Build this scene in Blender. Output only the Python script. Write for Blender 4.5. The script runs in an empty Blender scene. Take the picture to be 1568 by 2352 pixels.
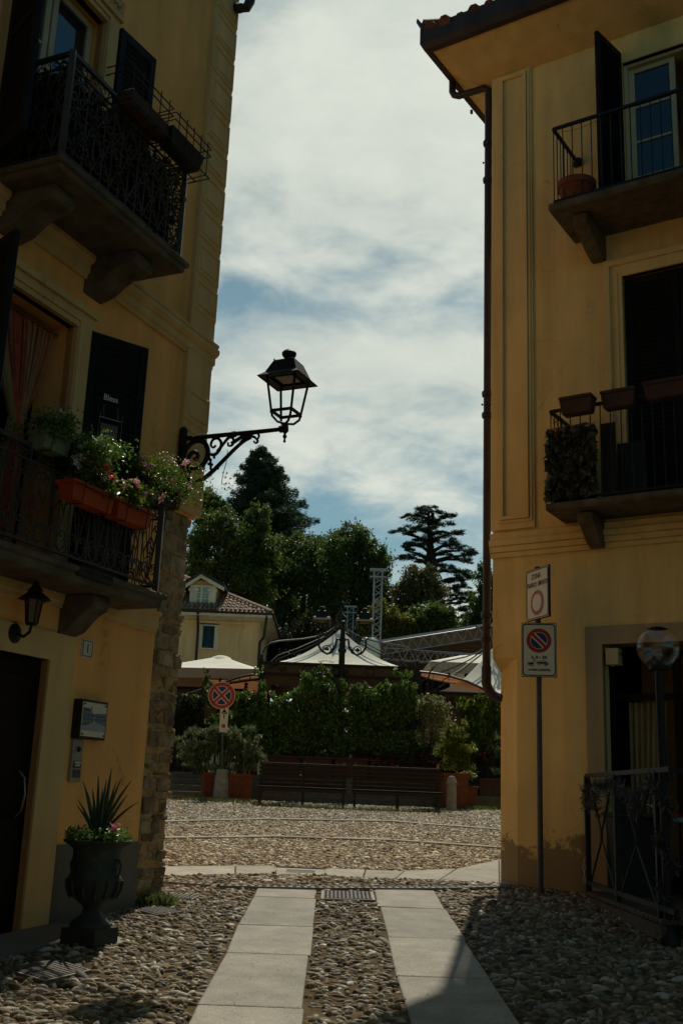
import bpy, bmesh, math, random
import numpy as np
from mathutils import Vector, Matrix
random.seed(7); RNG = np.random.default_rng(11)
SC = bpy.context.scene; COL = SC.collection
rad = math.radians

# ------------------------------------------------------------------ camera
PW, PH, FPX = 1568.0, 2352.0, 2468.8          # photo raster used for measuring, focal length in its pixels
PITCH, ROLL, CZ = rad(14.781), rad(2.243), 1.5
_F = Vector((0, math.cos(PITCH), math.sin(PITCH))); _R0 = Vector((1, 0, 0)); _U0 = Vector((0, -math.sin(PITCH), math.cos(PITCH)))
_R = _R0*math.cos(ROLL) + _U0*math.sin(ROLL); _U = -_R0*math.sin(ROLL) + _U0*math.cos(ROLL)
cam = bpy.data.objects.new('camera', bpy.data.cameras.new('camera')); COL.objects.link(cam)
cam.matrix_world = Matrix(((_R.x, _U.x, -_F.x, 0), (_R.y, _U.y, -_F.y, 0), (_R.z, _U.z, -_F.z, CZ), (0, 0, 0, 1)))
cam.data.sensor_fit = 'VERTICAL'; cam.data.sensor_height = 36.0; cam.data.lens = 36.0*FPX/PH
cam.data.clip_start = 0.1; cam.data.clip_end = 2000
SC.camera = cam
# ------------------------------------------------------------------ sky, sun, exposure
SUN_AZ, SUN_EL = rad(10.3), rad(56.8)
wd = bpy.data.worlds.new('World'); SC.world = wd; wd.use_nodes = True
def sky():
    nt = wd.node_tree; N = nt.nodes; L = nt.links; N.clear()
    out = N.new('ShaderNodeOutputWorld')
    st = N.new('ShaderNodeTexSky'); st.sky_type = 'NISHITA'; st.sun_disc = False
    st.sun_elevation = SUN_EL; st.sun_rotation = SUN_AZ; st.air_density = 1.0; st.dust_density = 0.4; st.ozone_density = 1.0
    b1 = N.new('ShaderNodeBackground'); b1.inputs[1].default_value = 0.055
    tint = N.new('ShaderNodeMix'); tint.data_type = 'RGBA'; tint.blend_type = 'MULTIPLY'; tint.inputs[0].default_value = 1
    tint.inputs[7].default_value = (0.52, 1.02, 0.95, 1)
    L.new(st.outputs[0], tint.inputs[6]); L.new(tint.outputs[2], b1.inputs[0])
    tc = N.new('ShaderNodeTexCoord'); sx = N.new('ShaderNodeSeparateXYZ'); L.new(tc.outputs['Generated'], sx.inputs[0])
    def math_(op, a, b=None, c=None, clamp=False):
        n = N.new('ShaderNodeMath'); n.operation = op; n.use_clamp = clamp
        for i, q in enumerate((a, b, c)):
            if q is None: continue
            if isinstance(q, (int, float)): n.inputs[i].default_value = q
            else: L.new(q, n.inputs[i])
        return n.outputs[0]
    den = math_('ADD', math_('MAXIMUM', sx.outputs[2], 0.0), 0.45)
    cx = math_('DIVIDE', sx.outputs[0], den); cy = math_('DIVIDE', sx.outputs[1], den)
    cv = N.new('ShaderNodeCombineXYZ'); L.new(cx, cv.inputs[0]); L.new(cy, cv.inputs[1])
    def noise(sc, det, rough, off=(0, 0, 0), dist=0.0):
        mp = N.new('ShaderNodeMapping'); mp.inputs['Location'].default_value = off; mp.inputs['Scale'].default_value = sc
        L.new(cv.outputs[0], mp.inputs[0])
        n = N.new('ShaderNodeTexNoise'); n.inputs['Scale'].default_value = 1; n.inputs['Detail'].default_value = det
        n.inputs['Roughness'].default_value = rough; n.inputs['Distortion'].default_value = dist; L.new(mp.outputs[0], n.inputs[0]); return n.outputs[0]
    big = noise((1.3, 2.0, 1), 4, .5, (3.1, 1.15, 2), .25); mid = noise((4.0, 5.5, 1), 5, .55, (7, 2.3, 0), .3); fine = noise((11, 15, 1), 7, .62, (1, 3, 0), .35)
    shape = math_('ADD', math_('ADD', math_('MULTIPLY', big, .62), math_('MULTIPLY', mid, .32)), math_('MULTIPLY', fine, .20))
    # cloud field lies towards the sun side (ahead); clear blue behind and overhead
    ahead = N.new('ShaderNodeMapRange'); ahead.interpolation_type = 'SMOOTHSTEP'; L.new(sx.outputs[1], ahead.inputs[0])
    ahead.inputs[1].default_value = 0.25; ahead.inputs[2].default_value = 0.8; ahead.inputs[3].default_value = -0.5; ahead.inputs[4].default_value = 0.0
    # two thin clear lanes between the cloud banks
    zz = math_('ADD', sx.outputs[2], math_('MULTIPLY', math_('ADD', mid, -.5), .16))
    def lane(z0, w, k): q = math_('DIVIDE', math_('ADD', zz, -z0), w); return math_('MULTIPLY', math_('POWER', 2.718, math_('MULTIPLY', math_('MULTIPLY', q, q), -1)), k)
    lanes = math_('ADD', lane(.437, .036, -.17), lane(.25, .08, -.20))
    cov = math_('ADD', math_('ADD', shape, ahead.outputs[0]), math_('ADD', lanes, .01))
    mr = N.new('ShaderNodeMapRange'); mr.interpolation_type = 'SMOOTHSTEP'; L.new(cov, mr.inputs[0])
    mr.inputs[1].default_value = 0.32; mr.inputs[2].default_value = 0.60; mr.inputs[3].default_value = 0.0; mr.inputs[4].default_value = 1.0
    cr = N.new('ShaderNodeValToRGB'); L.new(math_('ADD', math_('MULTIPLY', mid, .6), math_('MULTIPLY', fine, .4)), cr.inputs[0])
    cr.color_ramp.elements[0].position = .36; cr.color_ramp.elements[0].color = (.54, .595, .545, 1)
    cr.color_ramp.elements[1].position = .62; cr.color_ramp.elements[1].color = (.71, .745, .665, 1)
    b2 = N.new('ShaderNodeBackground'); L.new(cr.outputs[0], b2.inputs[0]); b2.inputs[1].default_value = 1.0
    veil = N.new('ShaderNodeMapRange'); veil.interpolation_type = 'SMOOTHSTEP'; L.new(sx.outputs[1], veil.inputs[0]); veil.inputs[1].default_value = .3; veil.inputs[2].default_value = .85; veil.inputs[4].default_value = .20      # thin high haze on the sun side
    mx = N.new('ShaderNodeMixShader'); L.new(math_('MAXIMUM', mr.outputs[0], veil.outputs[0]), mx.inputs[0]); L.new(b1.outputs[0], mx.inputs[1]); L.new(b2.outputs[0], mx.inputs[2])
    L.new(mx.outputs[0], out.inputs[0])
sky()
sun = bpy.data.objects.new('sun', bpy.data.lights.new('sun', 'SUN')); COL.objects.link(sun)
sun.data.energy = 3.3; sun.data.angle = rad(0.55); sun.data.color = (1.0, 0.93, 0.80)
_sd = Vector((math.sin(SUN_AZ)*math.cos(SUN_EL), math.cos(SUN_AZ)*math.cos(SUN_EL), math.sin(SUN_EL)))
sun.rotation_euler = _sd.to_track_quat('Z', 'Y').to_euler(); sun.location = (0, 0, 60)
SC.view_settings.view_transform = 'Standard'; SC.view_settings.look = 'None'; SC.view_settings.exposure = 0.0; SC.view_settings.gamma = 1.0
SC.cycles.max_bounces = 6; SC.cycles.diffuse_bounces = 3; SC.cycles.transparent_max_bounces = 8

# ------------------------------------------------------------------ helpers
def ray(px, py): return _F + _R*((px-PW/2)/FPX) - _U*((py-PH/2)/FPX)
def at(px, py, Y):
    v = ray(px, py); return Vector((0, 0, CZ)) + v*(Y/v.y)
def gz(y):
    if y < 12: return .052*y
    if y < 27: return .624 + .044*(y-12)
    return 1.284 + .02*(y-27) if y < 50 else 1.744 + .10*(y-50)
def ground(px, py):
    v = ray(px, py); lo, hi = 1, 45
    for _ in range(50):
        m = (lo+hi)/2
        if CZ + v.z*m/v.y > gz(m): lo = m
        else: hi = m
    return Vector((0, 0, CZ)) + v*(lo/v.y)
class Fr:
    def __init__(s, o, ax, ay, az=(0, 0, 1)): s.o, s.ax, s.ay, s.az = Vector(o), Vector(ax).normalized(), Vector(ay).normalized(), Vector(az).normalized()
    def w(s, a, b, c): return s.o + s.ax*a + s.ay*b + s.az*c
    def at(s, a, b, c): return Fr(s.w(a, b, c), s.ax, s.ay, s.az)
    def yaw(s, ang):
        q = Matrix.Rotation(ang, 3, s.az); return Fr(s.o, q @ s.ax, q @ s.ay, s.az)
WORLD = Fr((0, 0, 0), (1, 0, 0), (0, 1, 0))
ORG = {}
def tag(o, label=None, cat=None, group=None, kind=None):
    if label: o['label'] = label
    if cat: o['category'] = cat
    if group: o['group'] = group
    if kind: o['kind'] = kind
    return o
def thing(name, label, cat, loc, group=None):
    o = bpy.data.objects.new(name, None); o.empty_display_size = .2; COL.objects.link(o); o.location = loc; ORG[o] = Vector(loc)
    return tag(o, label, cat, group)
def link(name, me, mats, parent=None, base=None, label=None):
    for m in (mats if isinstance(mats, (list, tuple)) else [mats]): me.materials.append(m)
    o = bpy.data.objects.new(name, me); COL.objects.link(o)
    if parent is not None:
        o.parent = parent; b = ORG[parent]; ORG[o] = b
    else:
        b = Vector(base) if base is not None else Vector((0, 0, 0)); o.location = b; ORG[o] = b
    me.transform(Matrix.Translation(-b)); me.update()
    if label: o['label'] = label
    return o
def circ(n, r, a0=0): return [(r*math.cos(a0+2*math.pi*i/n), r*math.sin(a0+2*math.pi*i/n)) for i in range(n)]
class MB:
    def __init__(s, fr=WORLD): s.v = []; s.f = []; s.mi = []; s.fr = fr; s.m = 0
    def p(s, a, b, c): s.v.append(s.fr.w(a, b, c)); return len(s.v)-1
    def face(s, ids): s.f.append(ids); s.mi.append(s.m)
    def poly(s, pts): s.face([s.p(*q) for q in pts]); return s
    def hexa(s, P):
        i = [s.p(*q) for q in P]
        for q in ((0, 3, 2, 1), (4, 5, 6, 7), (0, 1, 5, 4), (1, 2, 6, 5), (2, 3, 7, 6), (3, 0, 4, 7)): s.face([i[k] for k in q])
        return s
    def box(s, a0, a1, b0, b1, c0, c1):
        return s.hexa([(a0, b0, c0), (a1, b0, c0), (a1, b1, c0), (a0, b1, c0), (a0, b0, c1), (a1, b0, c1), (a1, b1, c1), (a0, b1, c1)])
    def prism(s, pts, ax, d0, d1):
        def q(x, y, d): return {'a': (d, x, y), 'b': (x, d, y), 'c': (x, y, d)}[ax]
        n = len(pts); i0 = [s.p(*q(x, y, d0)) for x, y in pts]; i1 = [s.p(*q(x, y, d1)) for x, y in pts]
        s.face(i0[::-1]); s.face(i1)
        for k in range(n): s.face([i0[k], i0[(k+1) % n], i1[(k+1) % n], i1[k]])
        return s
    def ring(s, outer, inner, ax, d0, d1):
        n = len(outer)
        def q(x, y, d): return {'a': (d, x, y), 'b': (x, d, y), 'c': (x, y, d)}[ax]
        A = [s.p(*q(*o, d0)) for o in outer]; B = [s.p(*q(*o, d0)) for o in inner]; Cc = [s.p(*q(*o, d1)) for o in outer]; D = [s.p(*q(*o, d1)) for o in inner]
        for k in range(n):
            j = (k+1) % n
            s.face([A[k], A[j], B[j], B[k]]); s.face([Cc[k], D[k], D[j], Cc[j]]); s.face([A[k], Cc[k], Cc[j], A[j]]); s.face([B[k], B[j], D[j], D[k]])
        return s
    def tube(s, pts, r, n=6, closed=False):
        P = [s.fr.w(*q) for q in pts]; m = len(P); rings = []; up = None
        for i in range(m):
            if closed: t = P[(i+1) % m]-P[i-1]
            else: t = P[min(i+1, m-1)]-P[max(i-1, 0)]
            if t.length < 1e-9: t = Vector((0, 0, 1))
            t.normalize()
            if up is None: up = Vector((0, 0, 1)) if abs(t.z) < .9 else Vector((1, 0, 0))
            x = t.cross(up)
            if x.length < 1e-4: x = t.cross(Vector((0.3, 1, .2)))
            x.normalize(); y = x.cross(t); up = y
            rr = r[i] if isinstance(r, (list, tuple)) else r
            ids = []
            for k in range(n):
                a = 2*math.pi*k/n + math.pi/n; s.v.append(P[i] + x*(rr*math.cos(a)) + y*(rr*math.sin(a))); ids.append(len(s.v)-1)
            rings.append(ids)
        for i in range(m if closed else m-1):
            A, B = rings[i], rings[(i+1) % m]
            for k in range(n): s.face([A[k], A[(k+1) % n], B[(k+1) % n], B[k]])
        if not closed: s.face(rings[0][::-1]); s.face(rings[-1])
        return s
    def bar(s, p0, p1, w, h=None): return s.tube([p0, p1], w*.707, 4)
    def lathe(s, prof, ca=0, cb=0, c0=0, n=16, cap=True, sq=False):
        R_ = []
        for r, z in prof: R_.append([s.p(ca+x, cb+y, c0+z) for x, y in circ(n, max(r, 1e-4), math.pi/4 if sq else 0)])
        for i in range(len(R_)-1):
            for k in range(n): s.face([R_[i][k], R_[i][(k+1) % n], R_[i+1][(k+1) % n], R_[i+1][k]])
        if cap: s.face(R_[0][::-1]); s.face(R_[-1])
        return s
    def ball(s, c, r, n=10, m=6):
        prof = [(r*math.sin(math.pi*i/m), -r*math.cos(math.pi*i/m)) for i in range(m+1)]
        return s.lathe(prof, c[0], c[1], c[2], n)
    def build(s, name, mats, parent=None, base=None, smooth=False, bevel=0, seg=1, label=None, recalc=True):
        me = bpy.data.meshes.new(name); me.from_pydata([tuple(q) for q in s.v], [], s.f)
        if any(s.mi): me.polygons.foreach_set('material_index', s.mi)
        if recalc:
            bm = bmesh.new(); bm.from_mesh(me); bmesh.ops.recalc_face_normals(bm, faces=bm.faces); bm.to_mesh(me); bm.free()
        o = link(name, me, mats, parent, base, label)
        if smooth:
            me.polygons.foreach_set('use_smooth', [True]*len(me.polygons))
            try: me.set_sharp_from_angle(angle=rad(40))
            except Exception: pass
        if bevel:
            b = o.modifiers.new('bevel', 'BEVEL'); b.width = bevel; b.segments = seg; b.limit_method = 'ANGLE'; b.angle_limit = rad(40)
        return o
def npmesh(name, V, F, k, smooth=False):
    """V (n,3) float, F (m,k) int"""
    me = bpy.data.meshes.new(name); V = np.ascontiguousarray(V, np.float32); F = np.ascontiguousarray(F, np.int32)
    me.vertices.add(len(V)); me.vertices.foreach_set('co', V.ravel())
    me.loops.add(F.size); me.loops.foreach_set('vertex_index', F.ravel())
    me.polygons.add(len(F)); me.polygons.foreach_set('loop_start', np.arange(0, F.size, k, dtype=np.int32))
    try: me.polygons.foreach_set('loop_total', np.full(len(F), k, np.int32))
    except Exception: pass
    if smooth: me.polygons.foreach_set('use_smooth', np.ones(len(F), bool))
    me.update(calc_edges=True); me.validate(); return me

# ------------------------------------------------------------------ materials
def M(name, col, rough=.75, var=.18, scale=2.5, bump=0.0, bscale=60, metal=0.0, spec=.3, island=0.0, streak=False, col2=None):
    m = bpy.data.materials.new(name); m.use_nodes = True; nt = m.node_tree; N, L = nt.nodes, nt.links
    b = N['Principled BSDF']; b.inputs['Roughness'].default_value = rough; b.inputs['Metallic'].default_value = metal; b.inputs['Specular IOR Level'].default_value = spec
    tc = N.new('ShaderNodeTexCoord'); mp = N.new('ShaderNodeMapping'); L.new(tc.outputs['Object'], mp.inputs[0])
    if streak: mp.inputs['Scale'].default_value = (1, 1, .18)
    n = N.new('ShaderNodeTexNoise'); n.inputs['Scale'].default_value = scale; n.inputs['Detail'].default_value = 6; n.inputs['Roughness'].default_value = .62
    L.new(mp.outputs[0], n.inputs[0])
    r = N.new('ShaderNodeValToRGB'); L.new(n.outputs[0], r.inputs[0])
    c2 = col2 or col
    r.color_ramp.elements[0].position = .3; r.color_ramp.elements[0].color = (*[min(1, c*(1-var)) for c in col], 1)
    r.color_ramp.elements[1].position = .7; r.color_ramp.elements[1].color = (*[min(1, c*(1+var)) for c in c2], 1)
    res = r.outputs[0]
    if island:
        g = N.new('ShaderNodeNewGeometry'); mr = N.new('ShaderNodeMapRange'); L.new(g.outputs['Random Per Island'], mr.inputs[0])
        mr.inputs[3].default_value = 1-island; mr.inputs[4].default_value = 1+island
        x = N.new('ShaderNodeMix'); x.data_type = 'RGBA'; x.blend_type = 'MULTIPLY'; x.inputs[0].default_value = 1
        L.new(res, x.inputs[6]); L.new(mr.outputs[0], x.inputs[7]); res = x.outputs[2]
    L.new(res, b.inputs['Base Color'])
    if bump:
        n2 = N.new('ShaderNodeTexNoise'); n2.inputs['Scale'].default_value = bscale; n2.inputs['Detail'].default_value = 5; L.new(tc.outputs['Object'], n2.inputs[0])
        bp = N.new('ShaderNodeBump'); bp.inputs['Strength'].default_value = bump; bp.inputs['Distance'].default_value = .02; L.new(n2.outputs[0], bp.inputs['Height']); L.new(bp.outputs[0], b.inputs['Normal'])
    return m
def plaster(name, col, damp=(.13, .11, .08), zdamp=None, patch=.0):
    """lime plaster: mottled, faint vertical streaks, cracked and flaking near the ground when zdamp is given"""
    m = M(name, col, .92, .10, 1.1, .25, 90, spec=.15); nt = m.node_tree; N, L = nt.nodes, nt.links; b = N['Principled BSDF']
    src = b.inputs['Base Color'].links[0].from_socket
    tc = N.new('ShaderNodeTexCoord'); mp = N.new('ShaderNodeMapping'); mp.inputs['Scale'].default_value = (3, 3, .35); L.new(tc.outputs['Object'], mp.inputs[0])
    n = N.new('ShaderNodeTexNoise'); n.inputs['Scale'].default_value = 1.6; n.inputs['Detail'].default_value = 5; L.new(mp.outputs[0], n.inputs[0])
    mr = N.new('ShaderNodeMapRange'); L.new(n.outputs[0], mr.inputs[0]); mr.inputs[1].default_value = .35; mr.inputs[2].default_value = .75; mr.inputs[3].default_value = 1.06; mr.inputs[4].default_value = .83
    x = N.new('ShaderNodeMix'); x.data_type = 'RGBA'; x.blend_type = 'MULTIPLY'; x.inputs[0].default_value = 1; L.new(src, x.inputs[6]); L.new(mr.outputs[0], x.inputs[7]); res = x.outputs[2]
    # specks and old repairs
    n3 = N.new('ShaderNodeTexNoise'); n3.inputs['Scale'].default_value = 5; n3.inputs['Detail'].default_value = 8; n3.inputs['Roughness'].default_value = .7; L.new(tc.outputs['Object'], n3.inputs[0])
    m3 = N.new('ShaderNodeMapRange'); L.new(n3.outputs[0], m3.inputs[0]); m3.inputs[1].default_value = .70; m3.inputs[2].default_value = .76; m3.inputs[4].default_value = .55
    y = N.new('ShaderNodeMix'); y.data_type = 'RGBA'; L.new(m3.outputs[0], y.inputs[0]); L.new(res, y.inputs[6]); y.inputs[7].default_value = (col[0]*.5, col[1]*.47, col[2]*.5, 1); res = y.outputs[2]
    vo = N.new('ShaderNodeTexVoronoi'); vo.feature = 'DISTANCE_TO_EDGE'; vo.inputs['Scale'].default_value = .9
    dn = N.new('ShaderNodeTexNoise'); dn.inputs['Scale'].default_value = 3; dn.inputs['Detail'].default_value = 6; L.new(tc.outputs['Object'], dn.inputs[0]); va = N.new('ShaderNodeVectorMath'); va.operation = 'MULTIPLY_ADD'; L.new(dn.outputs[1], va.inputs[0]); va.inputs[1].default_value = (.5, .5, .5); L.new(tc.outputs['Object'], va.inputs[2]); L.new(va.outputs[0], vo.inputs[0])
    mc = N.new('ShaderNodeMapRange'); L.new(vo.outputs['Distance'], mc.inputs[0]); mc.inputs[1].default_value = 0; mc.inputs[2].default_value = .010; mc.inputs[3].default_value = .5; mc.inputs[4].default_value = 0
    mk = N.new('ShaderNodeMapRange'); L.new(n.outputs[0], mk.inputs[0]); mk.inputs[1].default_value = .5; mk.inputs[2].default_value = .62; mm = N.new('ShaderNodeMath'); mm.operation = 'MULTIPLY'; L.new(mc.outputs[0], mm.inputs[0]); L.new(mk.outputs[0], mm.inputs[1])
    k_ = N.new('ShaderNodeMix'); k_.data_type = 'RGBA'; L.new(mm.outputs[0], k_.inputs[0]); L.new(res, k_.inputs[6]); k_.inputs[7].default_value = (col[0]*.4, col[1]*.38, col[2]*.4, 1); res = k_.outputs[2]
    if zdamp is not None:
        g = N.new('ShaderNodeNewGeometry'); s = N.new('ShaderNodeSeparateXYZ'); L.new(g.outputs['Position'], s.inputs[0])
        n4 = N.new('ShaderNodeTexNoise'); n4.inputs['Scale'].default_value = 2.3; n4.inputs['Detail'].default_value = 8; n4.inputs['Roughness'].default_value = .66; L.new(g.outputs['Position'], n4.inputs[0])
        a = N.new('ShaderNodeMath'); a.operation = 'MULTIPLY_ADD'; L.new(n4.outputs[0], a.inputs[0]); a.inputs[1].default_value = -1.9; L.new(s.outputs[2], a.inputs[2])
        m4 = N.new('ShaderNodeMapRange'); L.new(a.outputs[0], m4.inputs[0]); m4.inputs[1].default_value = zdamp-.95+.035; m4.inputs[2].default_value = zdamp-.95-.06; m4.inputs[3].default_value = 0; m4.inputs[4].default_value = .78
        z = N.new('ShaderNodeMix'); z.data_type = 'RGBA'; L.new(m4.outputs[0], z.inputs[0]); L.new(res, z.inputs[6]); z.inputs[7].default_value = (*damp, 1); res = z.outputs[2]
    L.new(res, b.inputs['Base Color']); return m
def leafm(name, c1, c2, trans=.45, rough=.45, spec=.35):
    m = bpy.data.materials.new(name); m.use_nodes = True; nt = m.node_tree; N, L = nt.nodes, nt.links
    b = N['Principled BSDF']; b.inputs['Roughness'].default_value = rough; b.inputs['Specular IOR Level'].default_value = spec
    g = N.new('ShaderNodeNewGeometry'); r = N.new('ShaderNodeValToRGB'); L.new(g.outputs['Random Per Island'], r.inputs[0])
    r.color_ramp.elements[0].color = (*c1, 1); r.color_ramp.elements[1].color = (*c2, 1)
    L.new(r.outputs[0], b.inputs['Base Color'])
    t = N.new('ShaderNodeBsdfTranslucent'); L.new(r.outputs[0], t.inputs[0]); mx = N.new('ShaderNodeMixShader'); mx.inputs[0].default_value = trans
    L.new(b.outputs[0], mx.inputs[1]); L.new(t.outputs[0], mx.inputs[2]); L.new(mx.outputs[0], N['Material Output'].inputs[0]); return m
def cloth(name, col, trans=.35, var=.06):
    m = M(name, col, .85, var, 1.5, .1, 25, spec=.1); nt = m.node_tree; N, L = nt.nodes, nt.links; b = N['Principled BSDF']
    t = N.new('ShaderNodeBsdfTranslucent'); L.new(b.inputs['Base Color'].links[0].from_socket, t.inputs[0]); mx = N.new('ShaderNodeMixShader'); mx.inputs[0].default_value = trans
    L.new(b.outputs[0], mx.inputs[1]); L.new(t.outputs[0], mx.inputs[2]); L.new(mx.outputs[0], N['Material Output'].inputs[0]); return m
def glassm(name, tint=(1, 1, 1), rough=.02, mixf=.9):
    m = bpy.data.materials.new(name); m.use_nodes = True; nt = m.node_tree; N, L = nt.nodes, nt.links; N.remove(N['Principled BSDF'])
    g = N.new('ShaderNodeBsdfGlossy'); g.inputs['Roughness'].default_value = rough; t = N.new('ShaderNodeBsdfTransparent'); t.inputs[0].default_value = (*tint, 1)
    fr = N.new('ShaderNodeLayerWeight'); fr.inputs[0].default_value = .18; mr = N.new('ShaderNodeMapRange'); L.new(fr.outputs['Facing'], mr.inputs[0]); mr.inputs[1].default_value = .40; mr.inputs[3].default_value = .09; mr.inputs[4].default_value = .80
    mx = N.new('ShaderNodeMixShader'); L.new(mr.outputs[0], mx.inputs[0]); L.new(t.outputs[0], mx.inputs[1]); L.new(g.outputs[0], mx.inputs[2]); L.new(mx.outputs[0], N['Material Output'].inputs[0]); return m

LWALL = plaster('plaster_ochre', (.88, .445, .14)); LTRIM = plaster('plaster_sand', (.66, .44, .185)); LPLINTH = plaster('plinth_grey', (.15, .13, .10))
RWALL = plaster('plaster_yellow', (.735, .53, .215), zdamp=1.08, damp=(.14, .115, .08)); RTRIM = plaster('plaster_pale', (.72, .525, .225)); RTAUPE = plaster('plaster_taupe', (.36, .28, .165))
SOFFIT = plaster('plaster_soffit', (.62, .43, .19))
STONE = M('rubble_stone', (.27, .19, .105), .9, .5, 9, .6, 45, spec=.2, island=.45); MORTAR = M('lime_mortar', (.44, .26, .10), .95, .3, 8, .5, 60)
CSTONE = M('balcony_stone', (.12, .095, .065), .9, .4, 6, .5, 50, spec=.2); GRANITE = M('granite', (.30, .275, .215), .8, .24, 3.5, .5, 160, spec=.3, island=.17)
GRANITE.node_tree.nodes['Principled BSDF'].inputs['Roughness'].default_value = .72
def speckle(m, sc, amt):
    nt = m.node_tree; N, L = nt.nodes, nt.links; b = N['Principled BSDF']; src = b.inputs['Base Color'].links[0].from_socket; tc = N.new('ShaderNodeTexCoord'); n = N.new('ShaderNodeTexNoise'); n.inputs['Scale'].default_value = sc; n.inputs['Detail'].default_value = 3; L.new(tc.outputs['Object'], n.inputs[0]); r = N.new('ShaderNodeMapRange'); L.new(n.outputs[0], r.inputs[0]); r.inputs[1].default_value = .3; r.inputs[2].default_value = .7; r.inputs[3].default_value = 1-amt; r.inputs[4].default_value = 1+amt
    n2 = N.new('ShaderNodeTexNoise'); n2.inputs['Scale'].default_value = 9; n2.inputs['Detail'].default_value = 8; n2.inputs['Roughness'].default_value = .7; L.new(tc.outputs['Object'], n2.inputs[0]); r2 = N.new('ShaderNodeMapRange'); L.new(n2.outputs[0], r2.inputs[0]); r2.inputs[1].default_value = .64; r2.inputs[2].default_value = .72; r2.inputs[3].default_value = 1; r2.inputs[4].default_value = .72
    mu = N.new('ShaderNodeMath'); mu.operation = 'MULTIPLY'; L.new(r.outputs[0], mu.inputs[0]); L.new(r2.outputs[0], mu.inputs[1]); x = N.new('ShaderNodeMix'); x.data_type = 'RGBA'; x.blend_type = 'MULTIPLY'; x.inputs[0].default_value = 1; L.new(src, x.inputs[6]); L.new(mu.outputs[0], x.inputs[7]); L.new(x.outputs[2], b.inputs['Base Color'])
speckle(GRANITE, 75, .22)
IRON = M('black_iron', (.010, .0095, .009), .55, .3, 20, .15, 80, spec=.3); IRONG = M('grey_iron', (.045, .04, .036), .55, .3, 20, .2, 80, spec=.45)
SHUT = M('shutter_paint', (.0080, .0072, .0070), .6, .3, 6, .1, 60, spec=.15); DOORM = M('dark_door', (.006, .0045, .004), .6, .4, 4, .1, 30, spec=.15, streak=True)
WFRAME = M('window_frame_paint', (.48, .41, .25), .6, .1, 6, .05, 40); GLASSD = M('dark_glass', (.012, .017, .028), .06, .2, 3, spec=.9)
COPPER = M('brown_gutter', (.035, .02, .014), .5, .4, 5, .15, 30, spec=.35, streak=True); TILE = M('roof_tile', (.10, .04, .024), .85, .4, 7, .4, 40, island=.3)
TILE2 = M('roof_tile_weathered', (.25, .16, .10), .85, .4, 7, .4, 40, island=.35)
TERRA = M('terracotta', (.17, .05, .022), .8, .25, 7, .2, 60, spec=.2); TERRAB = M('orange_plastic', (.38, .06, .016), .5, .15, 6, .05, 40, spec=.35)
TERRAD = M('dull_terracotta', (.068, .034, .023), .85, .3, 6, .2, 60); GREENPOT = M('sage_plastic', (.15, .19, .12), .6, .1, 4)
BLACKP = M('black_plastic', (.012, .012, .012), .5, .2, 5, spec=.4); URNM = M('verdigris_urn', (.030, .037, .029), .7, .45, 9, .3, 50, spec=.3)
WOOD = M('bench_slat_varnish', (.020, .012, .009), .5, .3, 9, .15, 40, spec=.22); DECKW = M('deck_board', (.07, .045, .028), .7, .4, 6, .25, 40)
STEEL = M('truss_aluminium', (.34, .34, .33), .42, .12, 9, metal=.7); POLE = M('grey_pole', (.055, .057, .055), .5, .35, 14, .1, 40, spec=.4)
PLATE = M('cast_iron_cover', (.19, .175, .145), .6, .3, 14, .3, 120, metal=.3); LIDM = M('cast_iron_lid', (.10, .09, .075), .65, .35, 14, .3, 120, metal=.2); BLACK = M('gap_black', (.004, .004, .004), .9, 0)
WHITE = M('sign_white', (.62, .58, .42), .5, .05, 8); SBLACK = M('sign_black', (.010, .010, .010), .5, 0); SRED = M('sign_red', (.36, .020, .012), .45, .08, 8); SBLUE = M('sign_blue', (.008, .035, .13), .45, .08, 8)
SREDB = M('sign_red_bright', (.42, .04, .02), .45, .08, 8); SBLUEB = M('sign_blue_deep', (.012, .03, .15), .45, .08, 8)
CANVAS = cloth('cream_canvas', (.88, .84, .68), .12); CANVASB = cloth('brown_valance', (.16, .105, .065), .25); ORANGE = cloth('orange_canvas', (.40, .17, .07), .35); INK = M('faint_print', (.42, .39, .30), .8, 0)
CURT = cloth('curtain_cloth', (.45, .34, .17), .3, .3)
CONC = M('bollard_stone', (.29, .245, .18), .9, .3, 7, .4, 60); DIRT = M('dirt_joint', (.095, .066, .034), .95, .5, 7, .6, 40, spec=.05)
BULBG = glassm('clear_glass'); FIL = M('filament', (.45, .20, .06), .5, 0); BRASS = M('brass', (.30, .20, .08), .35, .2, 8, metal=.8); ALU = M('brushed_metal', (.30, .29, .26), .45, .15, 12, metal=.4)
PETALW = leafm('white_petals', (.62, .62, .55), (.75, .74, .68), .3); PETALR = leafm('red_petals', (.55, .02, .03), (.65, .05, .06), .3); PETALP = leafm('pink_petals', (.62, .12, .25), (.72, .30, .40), .35); PETALS = leafm('salmon_petals', (.68, .33, .28), (.75, .45, .38), .3)
LF_BUSH = leafm('bush_leaf', (0.0635, 0.1360, 0.0217), (0.1631, 0.2537, 0.0452), .40, .32, .55); LF_LAUREL = leafm('laurel_leaf', (0.0575, 0.1150, 0.0138), (0.1495, 0.2070, 0.0230), .5, .35); LF_OLE = leafm('oleander_leaf', (0.0840, 0.1200, 0.0480), (0.1800, 0.2040, 0.0840), .35)
LF_GOLD = leafm('pale_leaf', (.22, .22, .08), (.36, .34, .15), .4); LF_NAND = leafm('yellow_green_leaf', (.09, .13, .012), (.20, .20, .025), .5); LF_IVY = leafm('dark_ivy', (0.0216, 0.0264, 0.0144), (0.0480, 0.0504, 0.0264), .2, .75, .08)
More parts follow.
